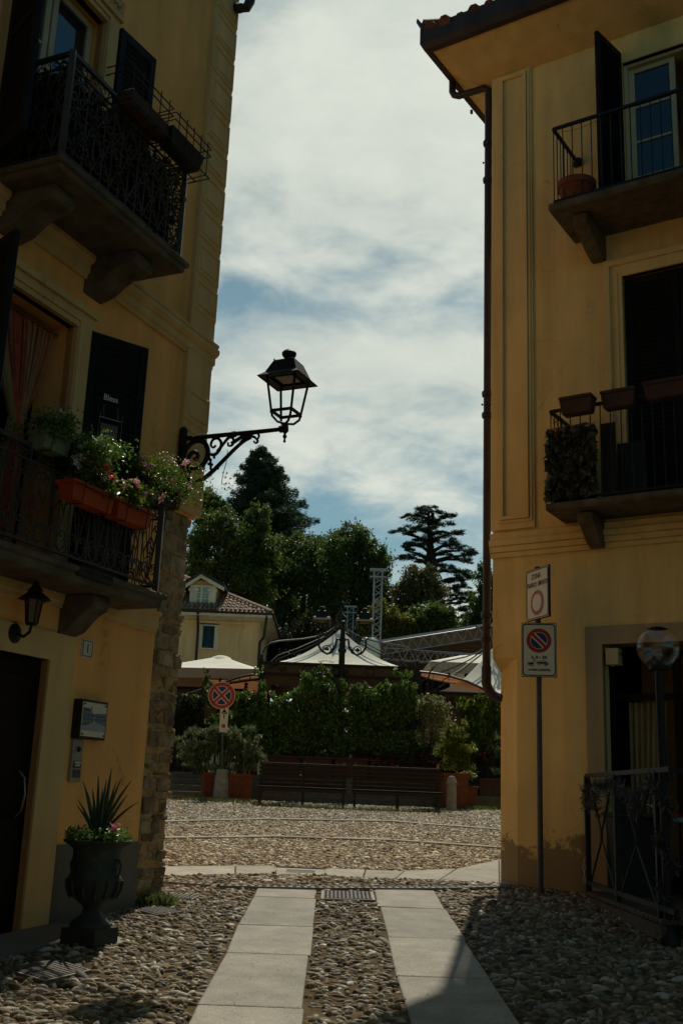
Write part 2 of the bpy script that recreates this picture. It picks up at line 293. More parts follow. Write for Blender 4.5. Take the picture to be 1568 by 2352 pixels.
LF_TREE = leafm('tree_leaf', (0.0516, 0.0998, 0.0207), (0.1290, 0.1807, 0.0378), .45); LF_OAK = leafm('bright_tree_leaf', (0.0608, 0.1033, 0.0170), (0.1336, 0.1641, 0.0304), .45); LF_MAG = leafm('magnolia_leaf', (0.0780, 0.0910, 0.0325), (0.1950, 0.1625, 0.0650), .35)
LF_YEL = leafm('golden_tree_leaf', (0.1100, 0.1320, 0.0165), (0.2200, 0.2090, 0.0275), .5); LF_CON = leafm('conifer_needle', (0.0324, 0.0688, 0.0365), (0.0729, 0.1255, 0.0607), .2, .6); LF_CED = leafm('cedar_needle', (0.0245, 0.0595, 0.0385), (0.0560, 0.1050, 0.0630), .2, .6)
LF_FAKE = leafm('dry_fake_leaf', (.05, .045, .025), (.10, .09, .05), .15); LF_ALOE = M('aloe_leaf', (.035, .055, .030), .5, .3, 20, spec=.4); LF_GRASS = leafm('grass_blade', (.07, .11, .02), (.15, .17, .04), .4); LF_DRY = leafm('dry_grass_blade', (.20, .15, .05), (.34, .27, .11), .4)
BARK = M('bark', (.035, .027, .020), .95, .4, 6, .5, 20, streak=True)
def cobble_mat(name, k=1.0):
    m = bpy.data.materials.new(name); m.use_nodes = True; nt = m.node_tree; N, L = nt.nodes, nt.links; b = N['Principled BSDF']
    g = N.new('ShaderNodeNewGeometry'); r = N.new('ShaderNodeValToRGB'); L.new(g.outputs['Random Per Island'], r.inputs[0])
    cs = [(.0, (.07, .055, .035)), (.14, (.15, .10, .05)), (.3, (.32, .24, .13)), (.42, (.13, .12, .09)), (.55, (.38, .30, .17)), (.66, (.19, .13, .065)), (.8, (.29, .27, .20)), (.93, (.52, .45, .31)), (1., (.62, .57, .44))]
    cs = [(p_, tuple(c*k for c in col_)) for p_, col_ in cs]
    e = r.color_ramp.elements; e[0].position, e[0].color = cs[0][0], (*cs[0][1], 1); e[1].position, e[1].color = cs[-1][0], (*cs[-1][1], 1)
    for p_, c in cs[1:-1]: q = e.new(p_); q.color = (*c, 1)
    tc = N.new('ShaderNodeTexCoord'); n = N.new('ShaderNodeTexNoise'); n.inputs['Scale'].default_value = 45; n.inputs['Detail'].default_value = 5; L.new(tc.outputs['Object'], n.inputs[0])
    mr = N.new('ShaderNodeMapRange'); L.new(n.outputs[0], mr.inputs[0]); mr.inputs[3].default_value = .45; mr.inputs[4].default_value = 1.25
    x = N.new('ShaderNodeMix'); x.data_type = 'RGBA'; x.blend_type = 'MULTIPLY'; x.inputs[0].default_value = 1; L.new(r.outputs[0], x.inputs[6]); L.new(mr.outputs[0], x.inputs[7]); L.new(x.outputs[2], b.inputs['Base Color'])
    rr = N.new('ShaderNodeMapRange'); wn = N.new('ShaderNodeTexWhiteNoise'); wn.noise_dimensions = '1D'; L.new(g.outputs['Random Per Island'], wn.inputs['W']); L.new(wn.outputs[0], rr.inputs[0]); rr.inputs[3].default_value = .42; rr.inputs[4].default_value = .9; L.new(rr.outputs[0], b.inputs['Roughness'])
    b.inputs['Specular IOR Level'].default_value = .25
    bp = N.new('ShaderNodeBump'); bp.inputs['Strength'].default_value = .3; bp.inputs['Distance'].default_value = .004; L.new(n.outputs[0], bp.inputs['Height']); L.new(bp.outputs[0], b.inputs['Normal'])
    return m
PEBBLE = cobble_mat('river_pebble', .86); PEBBLE2 = cobble_mat('pebble_sunlit_tone', 1.25)  # same pebbles; far copy lightened in colour to stand in for brighter sun

# ------------------------------------------------------------------ foliage builders
def leaves(name, P, size, mat, parent=None, base=None, aspect=.5, dirs=None, spread=1.0, label=None, fold=.18):
    """one small folded leaf (two faces) at every point of P"""
    P = np.asarray(P, float); n = len(P); size = np.broadcast_to(np.asarray(size, float), (n,)) * RNG.uniform(.7, 1.3, n)
    d = RNG.normal(size=(n, 3))
    if dirs is not None: d = np.asarray(dirs, float)/np.maximum(np.linalg.norm(dirs, axis=1, keepdims=True), 1e-6) + d*.45*spread
    d /= np.linalg.norm(d, axis=1, keepdims=True)
    up = RNG.normal(size=(n, 3))*.8 + np.array([0, 0, 1.0]); s = np.cross(d, up); s /= np.maximum(np.linalg.norm(s, axis=1, keepdims=True), 1e-6); nn = np.cross(s, d)
    L_ = size[:, None]*.5; W_ = L_*aspect
    V = np.stack([P-d*L_, P+s*W_+nn*W_*fold*2, P+d*L_, P-s*W_+nn*W_*fold*2], 1).reshape(-1, 3)
    i = np.arange(n)[:, None]*4; F = np.concatenate([i+np.array([0, 1, 2]), i+np.array([0, 2, 3])], 1).reshape(-1, 3)
    return link(name, npmesh(name, V, F, 3), mat, parent, base, label)
def blob(c, r, n, k=None, shell=.55, sub=.28):
    """points in clumps spread over and through an ellipsoid: clumps with gaps between them"""
    c = np.array(c, float); r = np.array(r if hasattr(r, '__len__') else (r, r, r), float)
    k = k or max(6, int(n/70)); u = RNG.normal(size=(k, 3)); u /= np.linalg.norm(u, axis=1, keepdims=True)
    rr = RNG.uniform(shell, 1.0, (k, 1)); cc = u*rr
    idx = RNG.integers(0, k, n); cs = RNG.uniform(.6, 1.3, (k, 1))*sub
    q = cc[idx] + RNG.normal(size=(n, 3))*cs[idx]*.55
    return c + q*r
def trunk(mb, pts, r0, r1, n=7):
    m = len(pts); mb.tube(pts, [r0+(r1-r0)*i/(m-1) for i in range(m)], n)

# ------------------------------------------------------------------ the two frames
LA, RA = rad(23.82), rad(56.67)
LFR = Fr((-1.465, 10.186, 0), (-math.sin(LA), -math.cos(LA), 0), (math.cos(LA), -math.sin(LA), 0))      # a: along wall from corner towards camera, b: out
RFR = Fr((2.038, 12.239, 0), (math.sin(RA), -math.cos(RA), 0), (-math.cos(RA), -math.sin(RA), 0))
def holes_wall(mb, a0, a1, c0, c1, holes, depth):
    A = sorted({a0, a1, *[h[0] for h in holes], *[h[1] for h in holes]}); Cs = sorted({c0, c1, *[h[2] for h in holes], *[h[3] for h in holes]})
    A = [x for x in A if a0 <= x <= a1]; Cs = [x for x in Cs if c0 <= x <= c1]
    for i in range(len(A)-1):
        for j in range(len(Cs)-1):
            ma, mc = (A[i]+A[i+1])/2, (Cs[j]+Cs[j+1])/2
            if any(h[0] < ma < h[1] and h[2] < mc < h[3] for h in holes): continue
            mb.poly([(A[i], 0, Cs[j]), (A[i+1], 0, Cs[j]), (A[i+1], 0, Cs[j+1]), (A[i], 0, Cs[j+1])])
    for h in holes:
        x0, x1, z0, z1 = h[:4]
        mb.poly([(x0, 0, z0), (x0, -depth, z0), (x0, -depth, z1), (x0, 0, z1)]); mb.poly([(x1, 0, z0), (x1, 0, z1), (x1, -depth, z1), (x1, -depth, z0)])
        mb.poly([(x0, 0, z1), (x0, -depth, z1), (x1, -depth, z1), (x1, 0, z1)]); mb.poly([(x0, 0, z0), (x1, 0, z0), (x1, -depth, z0), (x0, -depth, z0)])
def scroll(ca, cc, r, turns=1.25, a0=0.0, sgn=1, b=0.0, n=16, r1=.18):
    return [(ca + r*(1-(1-r1)*t)*math.cos(a0+sgn*2*math.pi*turns*t), b, cc + r*(1-(1-r1)*t)*math.sin(a0+sgn*2*math.pi*turns*t)) for t in [i/n for i in range(n+1)]]
def louvre_leaf(fr, w, h, parent, name='shutter', t=.045, slats=None, mat=None, label=None):
    """louvred leaf hinged at a=0, running along +a, in frame fr"""
    mat = mat or SHUT; s = .075; mb = MB(fr)
    mb.box(0, s, 0, t, 0, h); mb.box(w-s, w, 0, t, 0, h); mb.box(s, w-s, 0, t, 0, .11); mb.box(s, w-s, 0, t, h-.09, h); mb.box(s, w-s, 0, t, h*.46, h*.46+.08)
    o = mb.build(name, mat, parent, bevel=.004, label=label)
    ml = MB(fr); ns = slats or int(h/.06)
    for k in range(ns):
        z = .12 + (h-.22)*k/ns
        if h*.46-.03 < z < h*.46+.07: continue
        ml.hexa([(s, .006, z+.062), (w-s, .006, z+.062), (w-s, t-.004, z), (s, t-.004, z), (s, .006, z+.072), (w-s, .006, z+.072), (w-s, t-.004, z+.01), (s, t-.004, z+.01)])
    ml.box(s-.01, w-s+.01, t*.45, t*.55, .05, h-.05); ml.build('louvre', mat, o); return o
def casement(fr, w, h, parent, panes=4, name='window', bottom=.35, t=.05, mat=None):
    mat = mat or WFRAME; s = .065; mb = MB(fr); mb.box(0, s, 0, t, 0, h); mb.box(w-s, w, 0, t, 0, h); mb.box(s, w-s, 0, t, h-s, h); mb.box(s, w-s, 0, t, 0, bottom)
    for k in range(1, panes): z = bottom + (h-s-bottom)*k/panes; mb.box(s, w-s, .008, t-.006, z-.016, z+.016)
    o = mb.build(name, mat, parent, bevel=.004)
    g = MB(fr); g.box(s-.005, w-s+.005, t*.4, t*.4+.006, bottom-.005, h-s+.005); g.build('pane', GLASSD, o); return o

# =================================================================== LEFT BUILDING
def left_building():
    f = LFR; base = f.w(1.5, 0, .45)
    B = thing('corner_house', 'ochre house with stone corner and two iron balconies, filling the left side', 'house', base)
    holes = [(1.92, 3.12, .2, 2.44), (2.05, 3.2, 3.12, 5.2), (2.1, 3.2, 6.0, 8.15)]
    mb = MB(f); holes_wall(mb, .46, 14, -.3, 4.06, holes[:1]+[(2.05, 3.2, 3.12, 4.06)], .34); holes_wall(mb, .40, 14, 4.06, 11.2, [(2.05, 3.2, 4.06, 5.2), holes[2]], .34)
    D = -7; 
    mb.poly([(.40, 0, 11.2), (14, 0, 11.2), (14, D, 11.2), (.40, D, 11.2)]); mb.poly([(14, 0, -.3), (14, 0, 11.2), (14, D, 11.2), (14, D, -.3)])
    mb.poly([(-.06, D, -.3), (14, D, -.3), (14, D, 11.2), (-.06, D, 11.2)]); mb.poly([(.03, -.06, -.3), (.03, D, -.3), (.03, D, 4.06), (.03, -.06, 4.06)])
    mb.poly([(-.06, 0.0, 4.06), (-.06, D, 4.06), (-.06, D, 11.2), (-.06, 0.0, 11.2)]); mb.poly([(-.06, 0, 4.06), (.4, 0, 4.06), (.4, 0, 11.2), (-.06, 0, 11.2)]); mb.poly([(-.06, 0, 11.2), (.4, 0, 11.2), (.4, D, 11.2), (-.06, D, 11.2)])
    mb.poly([(-.06, 0, 4.06), (.46, 0, 4.06), (.46, D, 4.06), (-.06, D, 4.06)])
    for (x0, x1, z0, z1) in holes: mb.box(x0-.2, x1+.2, -1.5, -1.45, z0-.2, z1+.3)
    mb.build('wall', LWALL, B, recalc=False)
    wg = MB(f); wg.box(12.0, 16, .02, 13.5, -.3, 10.6); wg.build('shade_wing', M('shade_wing_grey', (.20, .165, .115), .95, .2, 2), B)      # added unseen behind the viewpoint to darken the shade; grey tempers its bounce
    # stone corner: rubble courses in mortar
    mo = MB(f); mo.box(.030, .458, -.5, -.010, -.3, 4.05); mo.build('mortar_core', MORTAR, B)
    st = MB(f); z = -.1; rr = random.Random(3)
    while z < 4.03:
        h = rr.choice([.05, .07, .09, .12, .15]) if z < 3.1 else rr.uniform(.10, .2); a = .010 + rr.uniform(-.030, .030)
        if z+h > 4.04: h = 4.04-z
        while a < .44:
            w = min(rr.uniform(.09, .30), .45-a)
            if w < .05: break
            j = lambda s=.012: rr.uniform(-s, s)
            b1 = rr.uniform(-.012, .014); g = .005; d0 = -.5 if a < .06 else -.06
            st.hexa([(a+g+j(), d0, z+g+j()), (a+w-g+j(), d0, z+g+j()), (a+w-g+j(), b1, z+g+j()), (a+g+j(), b1, z+g+j()), (a+g+j(), d0, z+h-g+j()), (a+w-g+j(), d0, z+h-g+j()), (a+w-g+j(), b1, z+h-g+j()), (a+g+j(), b1, z+h-g+j())])
            a += w
        z += h
    o = st.build('stone_corner', STONE, B); bv = o.modifiers.new('bevel', 'BEVEL'); bv.width = .018; bv.segments = 2
    sd = o.modifiers.new('sub', 'SUBSURF'); sd.levels = sd.render_levels = 1; tx = bpy.data.textures.new('rough', 'CLOUDS'); tx.noise_scale = .05; dm = o.modifiers.new('disp', 'DISPLACE'); dm.texture = tx; dm.strength = .035; dm.texture_coords = 'LOCAL'
    # quoins: raised panels with a bevelled border
    q = MB(f); q.box(-.10, .36, .0, .050, 4.09, 11.2)
    z = 4.18
    while z < 11.1:
        z1 = z+.395-.05
        def fr_(i, n_): return [(-.10+i, n_, z+i), (.345-i, n_, z+i), (.345-i, n_, z1-i), (-.10+i, n_, z1-i)]
        if not (5.62 < z1 and z < 5.96):
            lay = [fr_(0, .050), fr_(.012, .066), fr_(.028, .072), fr_(.045, .066), fr_(.050, .056), fr_(.060, .056), fr_(.066, .066)]
            ids = [[q.p(*p) for p in L] for L in lay]
            for A_, B_ in zip(ids, ids[1:]):
                for k in range(4): q.face([A_[k], A_[(k+1) % 4], B_[(k+1) % 4], B_[k]])
            q.face(ids[-1])
        z += .395
    q.box(-.105, -.06, -.46, -.001, 4.09, 11.2); q.build('quoin', LTRIM, B)
    # string courses and mouldings
    s = MB(f)
    def profile(z0, pts, a0, a1): s.prism([(n_, z0+c) for n_, c in pts], 'a', a0, a1)
    profile(5.67, [(-.02, 0), (.03, 0), (.03, .035), (.055, .05), (.055, .12), (.075, .13), (.10, .16), (.10, .20), (.075, .215), (.09, .235), (.09, .26), (-.02, .27)], -.15, 14)
    s.build('string_course', LTRIM, B); s = MB(f)
    profile(2.86, [(-.02, 0), (.02, 0), (.02, .03), (.035, .05), (.04, .15), (.07, .17), (.07, .19), (-.02, .2)], .47, 14)
    s.build('string_course', LTRIM, B)
    for (x0, x1, z0, z1, w, n0) in ((1.92, 3.12, .3, 2.44, .31, .022), (2.05, 3.2, 3.12, 5.2, .20, .05), (2.1, 3.2, 6.0, 8.15, .17, .05)):
        t = MB(f); t.box(x0-w, x0, -.06, n0, z0, z1+w*.7); t.box(x1, x1+w, -.06, n0, z0, z1+w*.7); t.box(x0, x1, -.06, n0, z1, z1+w*.7)
        if n0 > .03: t.box(x0-w-.02, x1+w+.02, -.02, n0+.03, z1+w*.7, z1+w*.7+.06); t.box(x0-.06, x0-.012, .0, n0+.015, z0, z1+.05); t.box(x0-.06, x1+.06, .0, n0+.015, z1+.05, z1+.09)
        t.build('window_surround' if z0 > 1 else 'door_surround', LTRIM, B)
    t = MB(f)
    for k in range(26):   # carved ornament over the upper window
        u = 1.95+k*.055; t.ball((u, .06, 8.36+.05*math.sin(k*1.9)), .035, 6, 4)
        t.tube(scroll(u, 8.42, .045, 1.1, k*.7, 1, .075, 8), .011, 5)
    t.box(1.9, 3.4, -.02, .045, 8.3, 8.52); t.build('carved_lintel', LTRIM, B)
    pl = MB(f); pl.box(.462, 1.60, 0, .018, -.2, 1.05); pl.build('plinth', LPLINTH, B); pl = MB(f); pl.box(3.44, 14, 0, .018, -.2, 1.05); pl.build('plinth', LPLINTH, B)
    # entrance door
    d = MB(f); d.box(1.9, 3.14, -.10, -.06, .2, 2.46); dd = d.build('door', DOORM, B)
    p = MB(f)
    for x in (2.0, 2.56):
        for (z0, z1) in ((.55, 1.25), (1.35, 2.3)): p = MB(f); p.box(x, x+.48, -.06, -.042, z0, z1); p.build('door_panel', DOORM, dd, bevel=.01)
    h = MB(f); h.tube([(2.06, -.05, 1.25), (2.06, .01, 1.3), (2.06, .03, 1.42), (2.06, .01, 1.54), (2.06, -.05, 1.59)], .010, 6); h.build('handle', BRASS, dd, smooth=True)
    # windows of the upper floors
    casement(f.at(2.62, -.30, 3.13), .54, 2.05, B, 3); casement(f.at(2.11, -.15, 6.02), .53, 2.12, B, 3); casement(f.at(2.66, -.15, 6.02), .53, 2.12, B, 3)
    # shutters: near ones folded back, far ones standing out from the wall
    hb = f.w(1.87, .05, 3.14); ax = (f.ax*(-.48)+f.ay*.25).normalized(); louvre_leaf(Fr(hb, ax, f.az.cross(ax)), .55, 2.10, B)
    hb = f.w(3.28, .06, 3.14); ax = (f.ax*.22+f.ay*.55).normalized(); louvre_leaf(Fr(hb, ax, f.az.cross(ax)), .55, 2.10, B)
    hb = f.w(1.90, .06, 6.02); ax = (f.ax*(-1)+f.ay*.10).normalized(); louvre_leaf(Fr(hb, ax, f.az.cross(ax)), .50, 2.22, B)
    hb = f.w(3.28, .06, 6.02); ax = (f.ax*.25+f.ay*.5).normalized(); louvre_leaf(Fr(hb, ax, f.az.cross(ax)), .55, 2.22, B)
    # balconies
    def balcony(a0, a1, n, zb, zt, zr, module, corb, fasc):
        sl = MB(f); sl.box(a0, a1, -.05, n, zb, zt); sl.box(a0-.03, a1+.03, -.05, n+.03, zt-.045, zt+.005) ; bal = sl.build('balcony', CSTONE, B, bevel=.012)
        for ca, w in corb:
            m = MB(f); h = .30; pr = [(-.02, zb-.002), (n-.16, zb-.002), (n-.14, zb-.06), (n-.17, zb-.12), (n*.5, zb-.15), (n*.38, zb-.2), (n*.22, zb-h+.02), (.0, zb-h-.02), (-.02, zb-h-.02)]
            m.prism(pr, 'a', ca, ca+w); m.build('corbel', CSTONE, bal, bevel=.015, seg=2)
        r = MB(f); e = n-.05; c0 = zt+.07
        A0, A1 = a0+.05, a1-.05
        for (z_, w_) in ((zr, .032), (c0, .022), (zr-.11, .016)):
            r.bar((A0, e, z_), (A1, e, z_), w_); r.bar((A0, e, z_), (A0, 0, z_), w_); r.bar((A1, e, z_), (A1, 0, z_), w_)
        for a_ in (A0, A1): r.bar((a_, e, zt), (a_, e, zr+.02), .045)
        def side(fa, length):
            m = max(1, round(length/.235)); w = length/m
            for k in range(m): module(r, fa.at(k*w, 0, 0), w, c0, zr)
        side(f.at(A0, e, 0), A1-A0); side(Fr(f.w(A0, 0, 0), f.ay, f.ax), e); side(Fr(f.w(A1, 0, 0), f.ay, f.ax), e)
        r.build('railing', IRONG, bal); return bal
    def mod_low(r, fa, w, z0, z1):
        o = r.fr; r.fr = fa; c = w/2; H = z1-z0
        r.tube([(0, 0, z0), (0, 0, z1)], .007, 4); r.tube([(c, 0, z0+.03), (c, 0, z1-.11)], .006, 4)
        for s in (-1, 1):
            r.tube([(c, 0, z0+.05), (c+s*w*.45, 0, z1-.12)], .006, 4)
            r.tube(scroll(c+s*w*.24, z0+.14, w*.20, 1.15, rad(-90 if s > 0 else -90), s, 0, 12), .006, 4)
            r.tube([(c, 0, z0+.26), (c+s*w*.16, 0, z0+.24), (c+s*w*.22, 0, z0+.30), (c+s*w*.12, 0, z0+.36), (c, 0, z0+.40)], .006, 4)
            r.tube([(c+s*w*.42, 0, z0+.16), (c+s*w*.40, 0, z0+.06), (c+s*w*.2, 0, z0+.01), (c, 0, z0+.06)], .007, 4)
            r.tube(scroll(c+s*w*.25, z1-.20, w*.17, 1.2, rad(90), -s, 0, 12), .006, 4)
            r.tube(scroll(c+s*w*.2, z1-.055, .04, 1.0, 0, s, 0, 8), .005, 4)
        r.ball((c, 0, z0+.26), .014, 6, 4); r.fr = o
    def mod_up(r, fa, w, z0, z1):
        o = r.fr; r.fr = fa; c = w/2; H = z1-z0
        r.tube([(0, 0, z0), (0, 0, z1)], .007, 4)
        for s in (-1, 1):
            for (zc, rr, a0, sg) in ((z0+.12, .075, 90, -s), (z0+H*.42, .085, -90, s), (z0+H*.62, .07, 90, -s), (z1-.2, .08, -90, s)):
                r.tube(scroll(c+s*w*.25, zc, rr, 1.3, rad(a0), sg, 0, 13), .0065, 4)
            r.tube([(c, 0, z0+.05), (c+s*w*.42, 0, z0+H*.3), (c+s*w*.1, 0, z0+H*.52), (c+s*w*.40, 0, z1-.3), (c, 0, z1-.12)], .0065, 4)
            r.tube(scroll(c+s*w*.2, z1-.055, .045, 1.0, 0, s, 0, 8), .005, 4)
        r.tube([(c, 0, z0), (c, 0, z1-.11)], .006, 4); r.ball((c, 0, z0+H*.52), .016, 6, 4); r.fr = o
    b1 = balcony(1.10, 3.9, .47, 2.97, 3.085, 3.85, mod_low, ((1.62, .22), (3.3, .22)), .1)
    b2 = balcony(1.46, 3.2, .66, 5.87, 5.97, 6.90, mod_up, ((1.72, .26), (2.80, .26)), .1)
    # gutter elbow high on the far corner
    e = MB(); p0, p1, p2 = at(583, -40, 10.1), at(574, 4, 10.1), at(566, 18, 10.1); e.tube([p0, p1, p2, at(553, 19, 10.1), at(530, 17, 10.25)], .055, 8); e.build('gutter_elbow', COPPER, B, smooth=True)
    # flower racks of the upper balcony
    for (a0, a1) in ((1.47, 2.06), (2.10, 2.75)):
        rk = MB(f)
        for z_, n_ in ((6.98, .84), (6.76, .84), (6.76, .70), (7.05, .84)): rk.tube([(a0, .62, z_), (a0, n_, z_), (a1, n_, z_), (a1, .62, z_)], .006, 4)
        for k in range(5): a_ = a0+(a1-a0)*(k+.5)/5; rk.tube([(a_, .62, 6.76), (a_, .84, 6.76), (a_, .84, 7.09)], .005, 4)
        rk.build('planter_rack', IRON, b2)
    return B
left_building()

# =================================================================== RIGHT BUILDING
def right_building():
    f = RFR; B = thing('corner_palazzo', 'yellow three storey house with deep eaves and brown downpipe on the right', 'house', f.w(1, 0, .6))
    D = -8; U0 = -.28; ZT = 10.85
    holes = [(1.03, 2.35, .5, 3.2), (1.373, 2.65, 4.73, 7.52), (1.46, 2.75, 8.22, 10.4)]
    mb = MB(f); holes_wall(mb, .02, 16, -.3, 3.1, [(1.03, 2.35, .5, 3.1)], .3); holes_wall(mb, U0, 16, 3.1, ZT+.05, [(1.03, 2.35, 3.1, 3.2), holes[1], holes[2]], .3)
    V = -.16   # chamfered foot of the corner
    mb.poly([(.02, 0, -.3), (U0+.03, V, -.3), (U0+.03, V, 2.95), (.02, 0, 2.95)]); mb.poly([(.02, 0, 2.95), (U0+.03, V, 2.95), (U0, V, 3.1), (U0, 0, 3.1), (.02, 0, 3.1)])
    mb.poly([(U0+.03, V, -.3), (U0+.03, D, -.3), (U0+.03, D, 2.95), (U0+.03, V, 2.95)]); mb.poly([(U0+.03, V, 2.95), (U0+.03, D, 2.95), (U0, D, 3.1), (U0, V, 3.1)])
    mb.poly([(U0, 0, 3.1), (U0, D, 3.1), (U0, D, ZT+.05), (U0, 0, ZT+.05)]); mb.poly([(16, 0, -.3), (16, D, -.3), (16, D, ZT), (16, 0, ZT)]); mb.poly([(U0, D, -.3), (16, D, -.3), (16, D, ZT), (U0, D, ZT)])
    mb.poly([(U0, 0, ZT), (16, 0, ZT), (16, D, ZT), (U0, D, ZT)])
    for (x0, x1, z0, z1) in holes: mb.box(x0-.2, x1+.2, -2.0, -1.95, z0-.2, z1+.3); mb.box(x0-.2, x1+.2, -1.95, -.31, z0-.25, z0-.2)
    mb.build('wall', RWALL, B, recalc=False)
    # sloping plaster soffit and fascia
    OV = .63; ZE = 11.10; so = MB(f)
    c = [(U0, 0), (16, 0), (16, D), (U0, D)]; e = [(U0-OV, OV), (16+OV, OV), (16+OV, D-OV), (U0-OV, D-OV)]; m_ = [(U0-.22, .22), (16+.22, .22), (16+.22, D-.22), (U0-.22, D-.22)]
    for k in range(4):
        j = (k+1) % 4
        so.poly([(*c[k], ZT-.06), (*c[j], ZT-.06), (*m_[j], ZT+.03), (*m_[k], ZT+.03)]); so.poly([(*m_[k], ZT+.03), (*m_[j], ZT+.03), (*e[j], ZE), (*e[k], ZE)])
    so.build('soffit', SOFFIT, B)
    g = MB(f)
    pr = [(OV-.02, ZE-.03), (OV+.06, ZE-.02), (OV+.10, ZE+.06), (OV+.10, ZE+.30), (OV+.085, ZE+.30), (OV+.085, ZE+.07), (OV+.05, ZE+.02), (OV-.02, ZE+.02)]
    def eave(pts):   # mitred run along the facade and along the piazza side
        P0 = [g.p(U0-n_, n_, z_) for n_, z_ in pts]; P1 = [g.p(16, n_, z_) for n_, z_ in pts]; P2 = [g.p(U0-n_, D, z_) for n_, z_ in pts]; n = len(pts)
        for Q in (P1, P2):
            for k in range(n): g.face([P0[k], P0[(k+1) % n], Q[(k+1) % n], Q[k]])
    eave(pr); eave([(OV-.05, ZE+.0), (OV+.0, ZE+.0), (OV+.0, ZE+.24), (OV-.05, ZE+.24)])
    for k in range(7): g.box(U0-OV-.125, U0-OV-.095, -.3-k*.55, -.27-k*.55, ZE-.03, ZE+.03)
    g.hexa([(U0-OV-.10, OV+.06, ZE+.3), (U0-OV-.05, OV+.10, ZE+.3), (U0-OV-.05, OV+.10, ZE+.34), (U0-OV-.10, OV+.06, ZE+.34), (U0-OV-.16, OV+.1, ZE+.42), (U0-OV-.13, OV+.13, ZE+.42), (U0-OV-.13, OV+.13, ZE+.46), (U0-OV-.16, OV+.1, ZE+.46)])
    g.build('gutter', COPPER, B)
    # hipped roof with tile rolls
    sl = math.tan(rad(22)); r = MB(f); zr = ZE+.26; ap = 4.0+OV
    E4 = [(U0-OV, OV, zr), (16+OV, OV, zr), (16+OV, D-OV, zr), (U0-OV, D-OV, zr)]; r1, r2 = (U0-OV+ap, OV-ap, zr+ap*sl), (16+OV-ap, OV-ap, zr+ap*sl)
    r.poly([E4[0], E4[1], r2, r1]); r.poly([E4[1], E4[2], r2]); r.poly([E4[2], E4[3], r1, r2]); r.poly([E4[3], E4[0], r1]); ro = r.build('roof', TILE, B)
    t = MB(f); rr = random.Random(5)
    for k in range(40):
        a_ = U0-OV+.06+k*.21; L_ = min(1.6, max(.15, (a_-U0+OV)))
        j = rr.uniform(-.03, .03); rad_ = rr.uniform(.075, .09)
        t.tube([(a_, OV+.09+j, zr-.01), (a_+rr.uniform(-.02, .02), OV+.09-.42, zr-.01+.5*sl), (a_, OV+.09-L_, zr-.01+L_*sl)], [rad_*1.08, rad_*.95, rad_*.9], 8)
    for k in range(24):
        b_ = OV-.1-k*.21; L_ = min(1.6, max(.15, .1+k*.21)); t.tube([(U0-OV-.09, b_, zr-.02), (U0-OV-.09+L_, b_, zr-.02+L_*sl)], [.085, .075], 8)
    t.tube([(U0-OV-.06, OV+.06, zr+.07), (U0-OV+1.5, OV-1.5, zr+.07+1.5*sl)], .11, 8); t.build('tile_roll', TILE, ro, smooth=True)
    # downpipe with swan neck, collars and foot bend
    v = -.10; o_ = U0-.125; pp = MB(f); R_ = .048
    xo = U0-OV-.04
    path = [(xo, v, ZE+.02), (xo, v, ZE-.16), (xo+.03, v, ZE-.22), (xo+.10, v, ZE-.26), (o_-.07, v, ZE-.28), (o_, v, ZE-.33), (o_, v, ZE-.45)]
    pp.tube(path, R_, 10); pp.tube([(o_, v, ZE-.45), (o_, v, 3.02)], R_, 10)
    pp.tube([(o_, v, 3.02), (o_, v, 2.82), (o_+.03, v-.01, 2.74), (o_+.07, v-.03, 2.69), (o_+.11, v-.05, 2.67), (o_+.15, v-.08, 2.66)], R_*1.2, 10)
    for z_ in (9.95, 9.40, 6.40, 6.12, 3.62, 3.34): pp.lathe([(R_, -.04), (R_+.02, -.03), (R_+.024, 0), (R_+.02, .03), (R_, .04)], o_, v, z_, 10)
    for z_ in (9.66, 6.26, 3.48): pp.tube([(o_, v-.0, z_), (U0+.02, v, z_)], .012, 5); pp.ball((o_-.055, v+.03, z_), .015, 6, 4); pp.tube(scroll(U0-.03, z_+.02, .03, 1, 0, 1, v+.05, 8), .006, 4)
    pp.build('downpipe', COPPER, B, smooth=True)
    # pilaster panel on the corner and string course
    p = MB(f)
    p.box(U0-.012, .26, -.02, .028, 4.60, ZT-.02)
    def frame(a0, a1, z0, z1, w, n0, n1):
        p.box(a0, a0+w, n0, n1, z0, z1); p.box(a1-w, a1, n0, n1, z0, z1); p.box(a0+w, a1-w, n0, n1, z0, z0+w); p.box(a0+w, a1-w, n0, n1, z1-w, z1)
    frame(-.20, .235, 4.68, 10.78, .03, .028, .045); frame(-.165, .20, 4.715, 10.745, .04, .028, .065); p.build('corner_pilaster', RTRIM, B)
    s = MB(f)
    for (n1, z0, z1) in ((.035, 4.27, 4.33), (.06, 4.33, 4.40), (.085, 4.40, 4.47), (.05, 4.47, 4.56)): s.prism([(-.04, z0), (n1, z0), (n1+.012, z1-.01), (n1, z1), (-.04, z1)], 'a', U0-.012, 16)
    s.build('string_course', RTRIM, B)
    for (x0, x1, z0, z1, w, n0) in ((1.373, 2.65, 4.73, 7.52, .17, .03), (1.46, 2.75, 8.22, 10.4, .05, .02)):
        t = MB(f); t.box(x0-w, x0, -.06, n0, z0, z1+w); t.box(x1, x1+w, -.06, n0, z0, z1+w); t.box(x0, x1, -.06, n0, z1, z1+w)
        if w > .1: t.box(x0-w-.045, x0-w+.03, -.01, n0+.03, z0, z1+w+.045); t.box(x0-w+.03, x1+w+.05, -.01, n0+.03, z1+w-.03, z1+w+.045); t.box(x0-w*.45, x0-w*.3, 0, n0+.012, z0, z1+w*.3)
        t.build('window_surround', RTRIM, B)
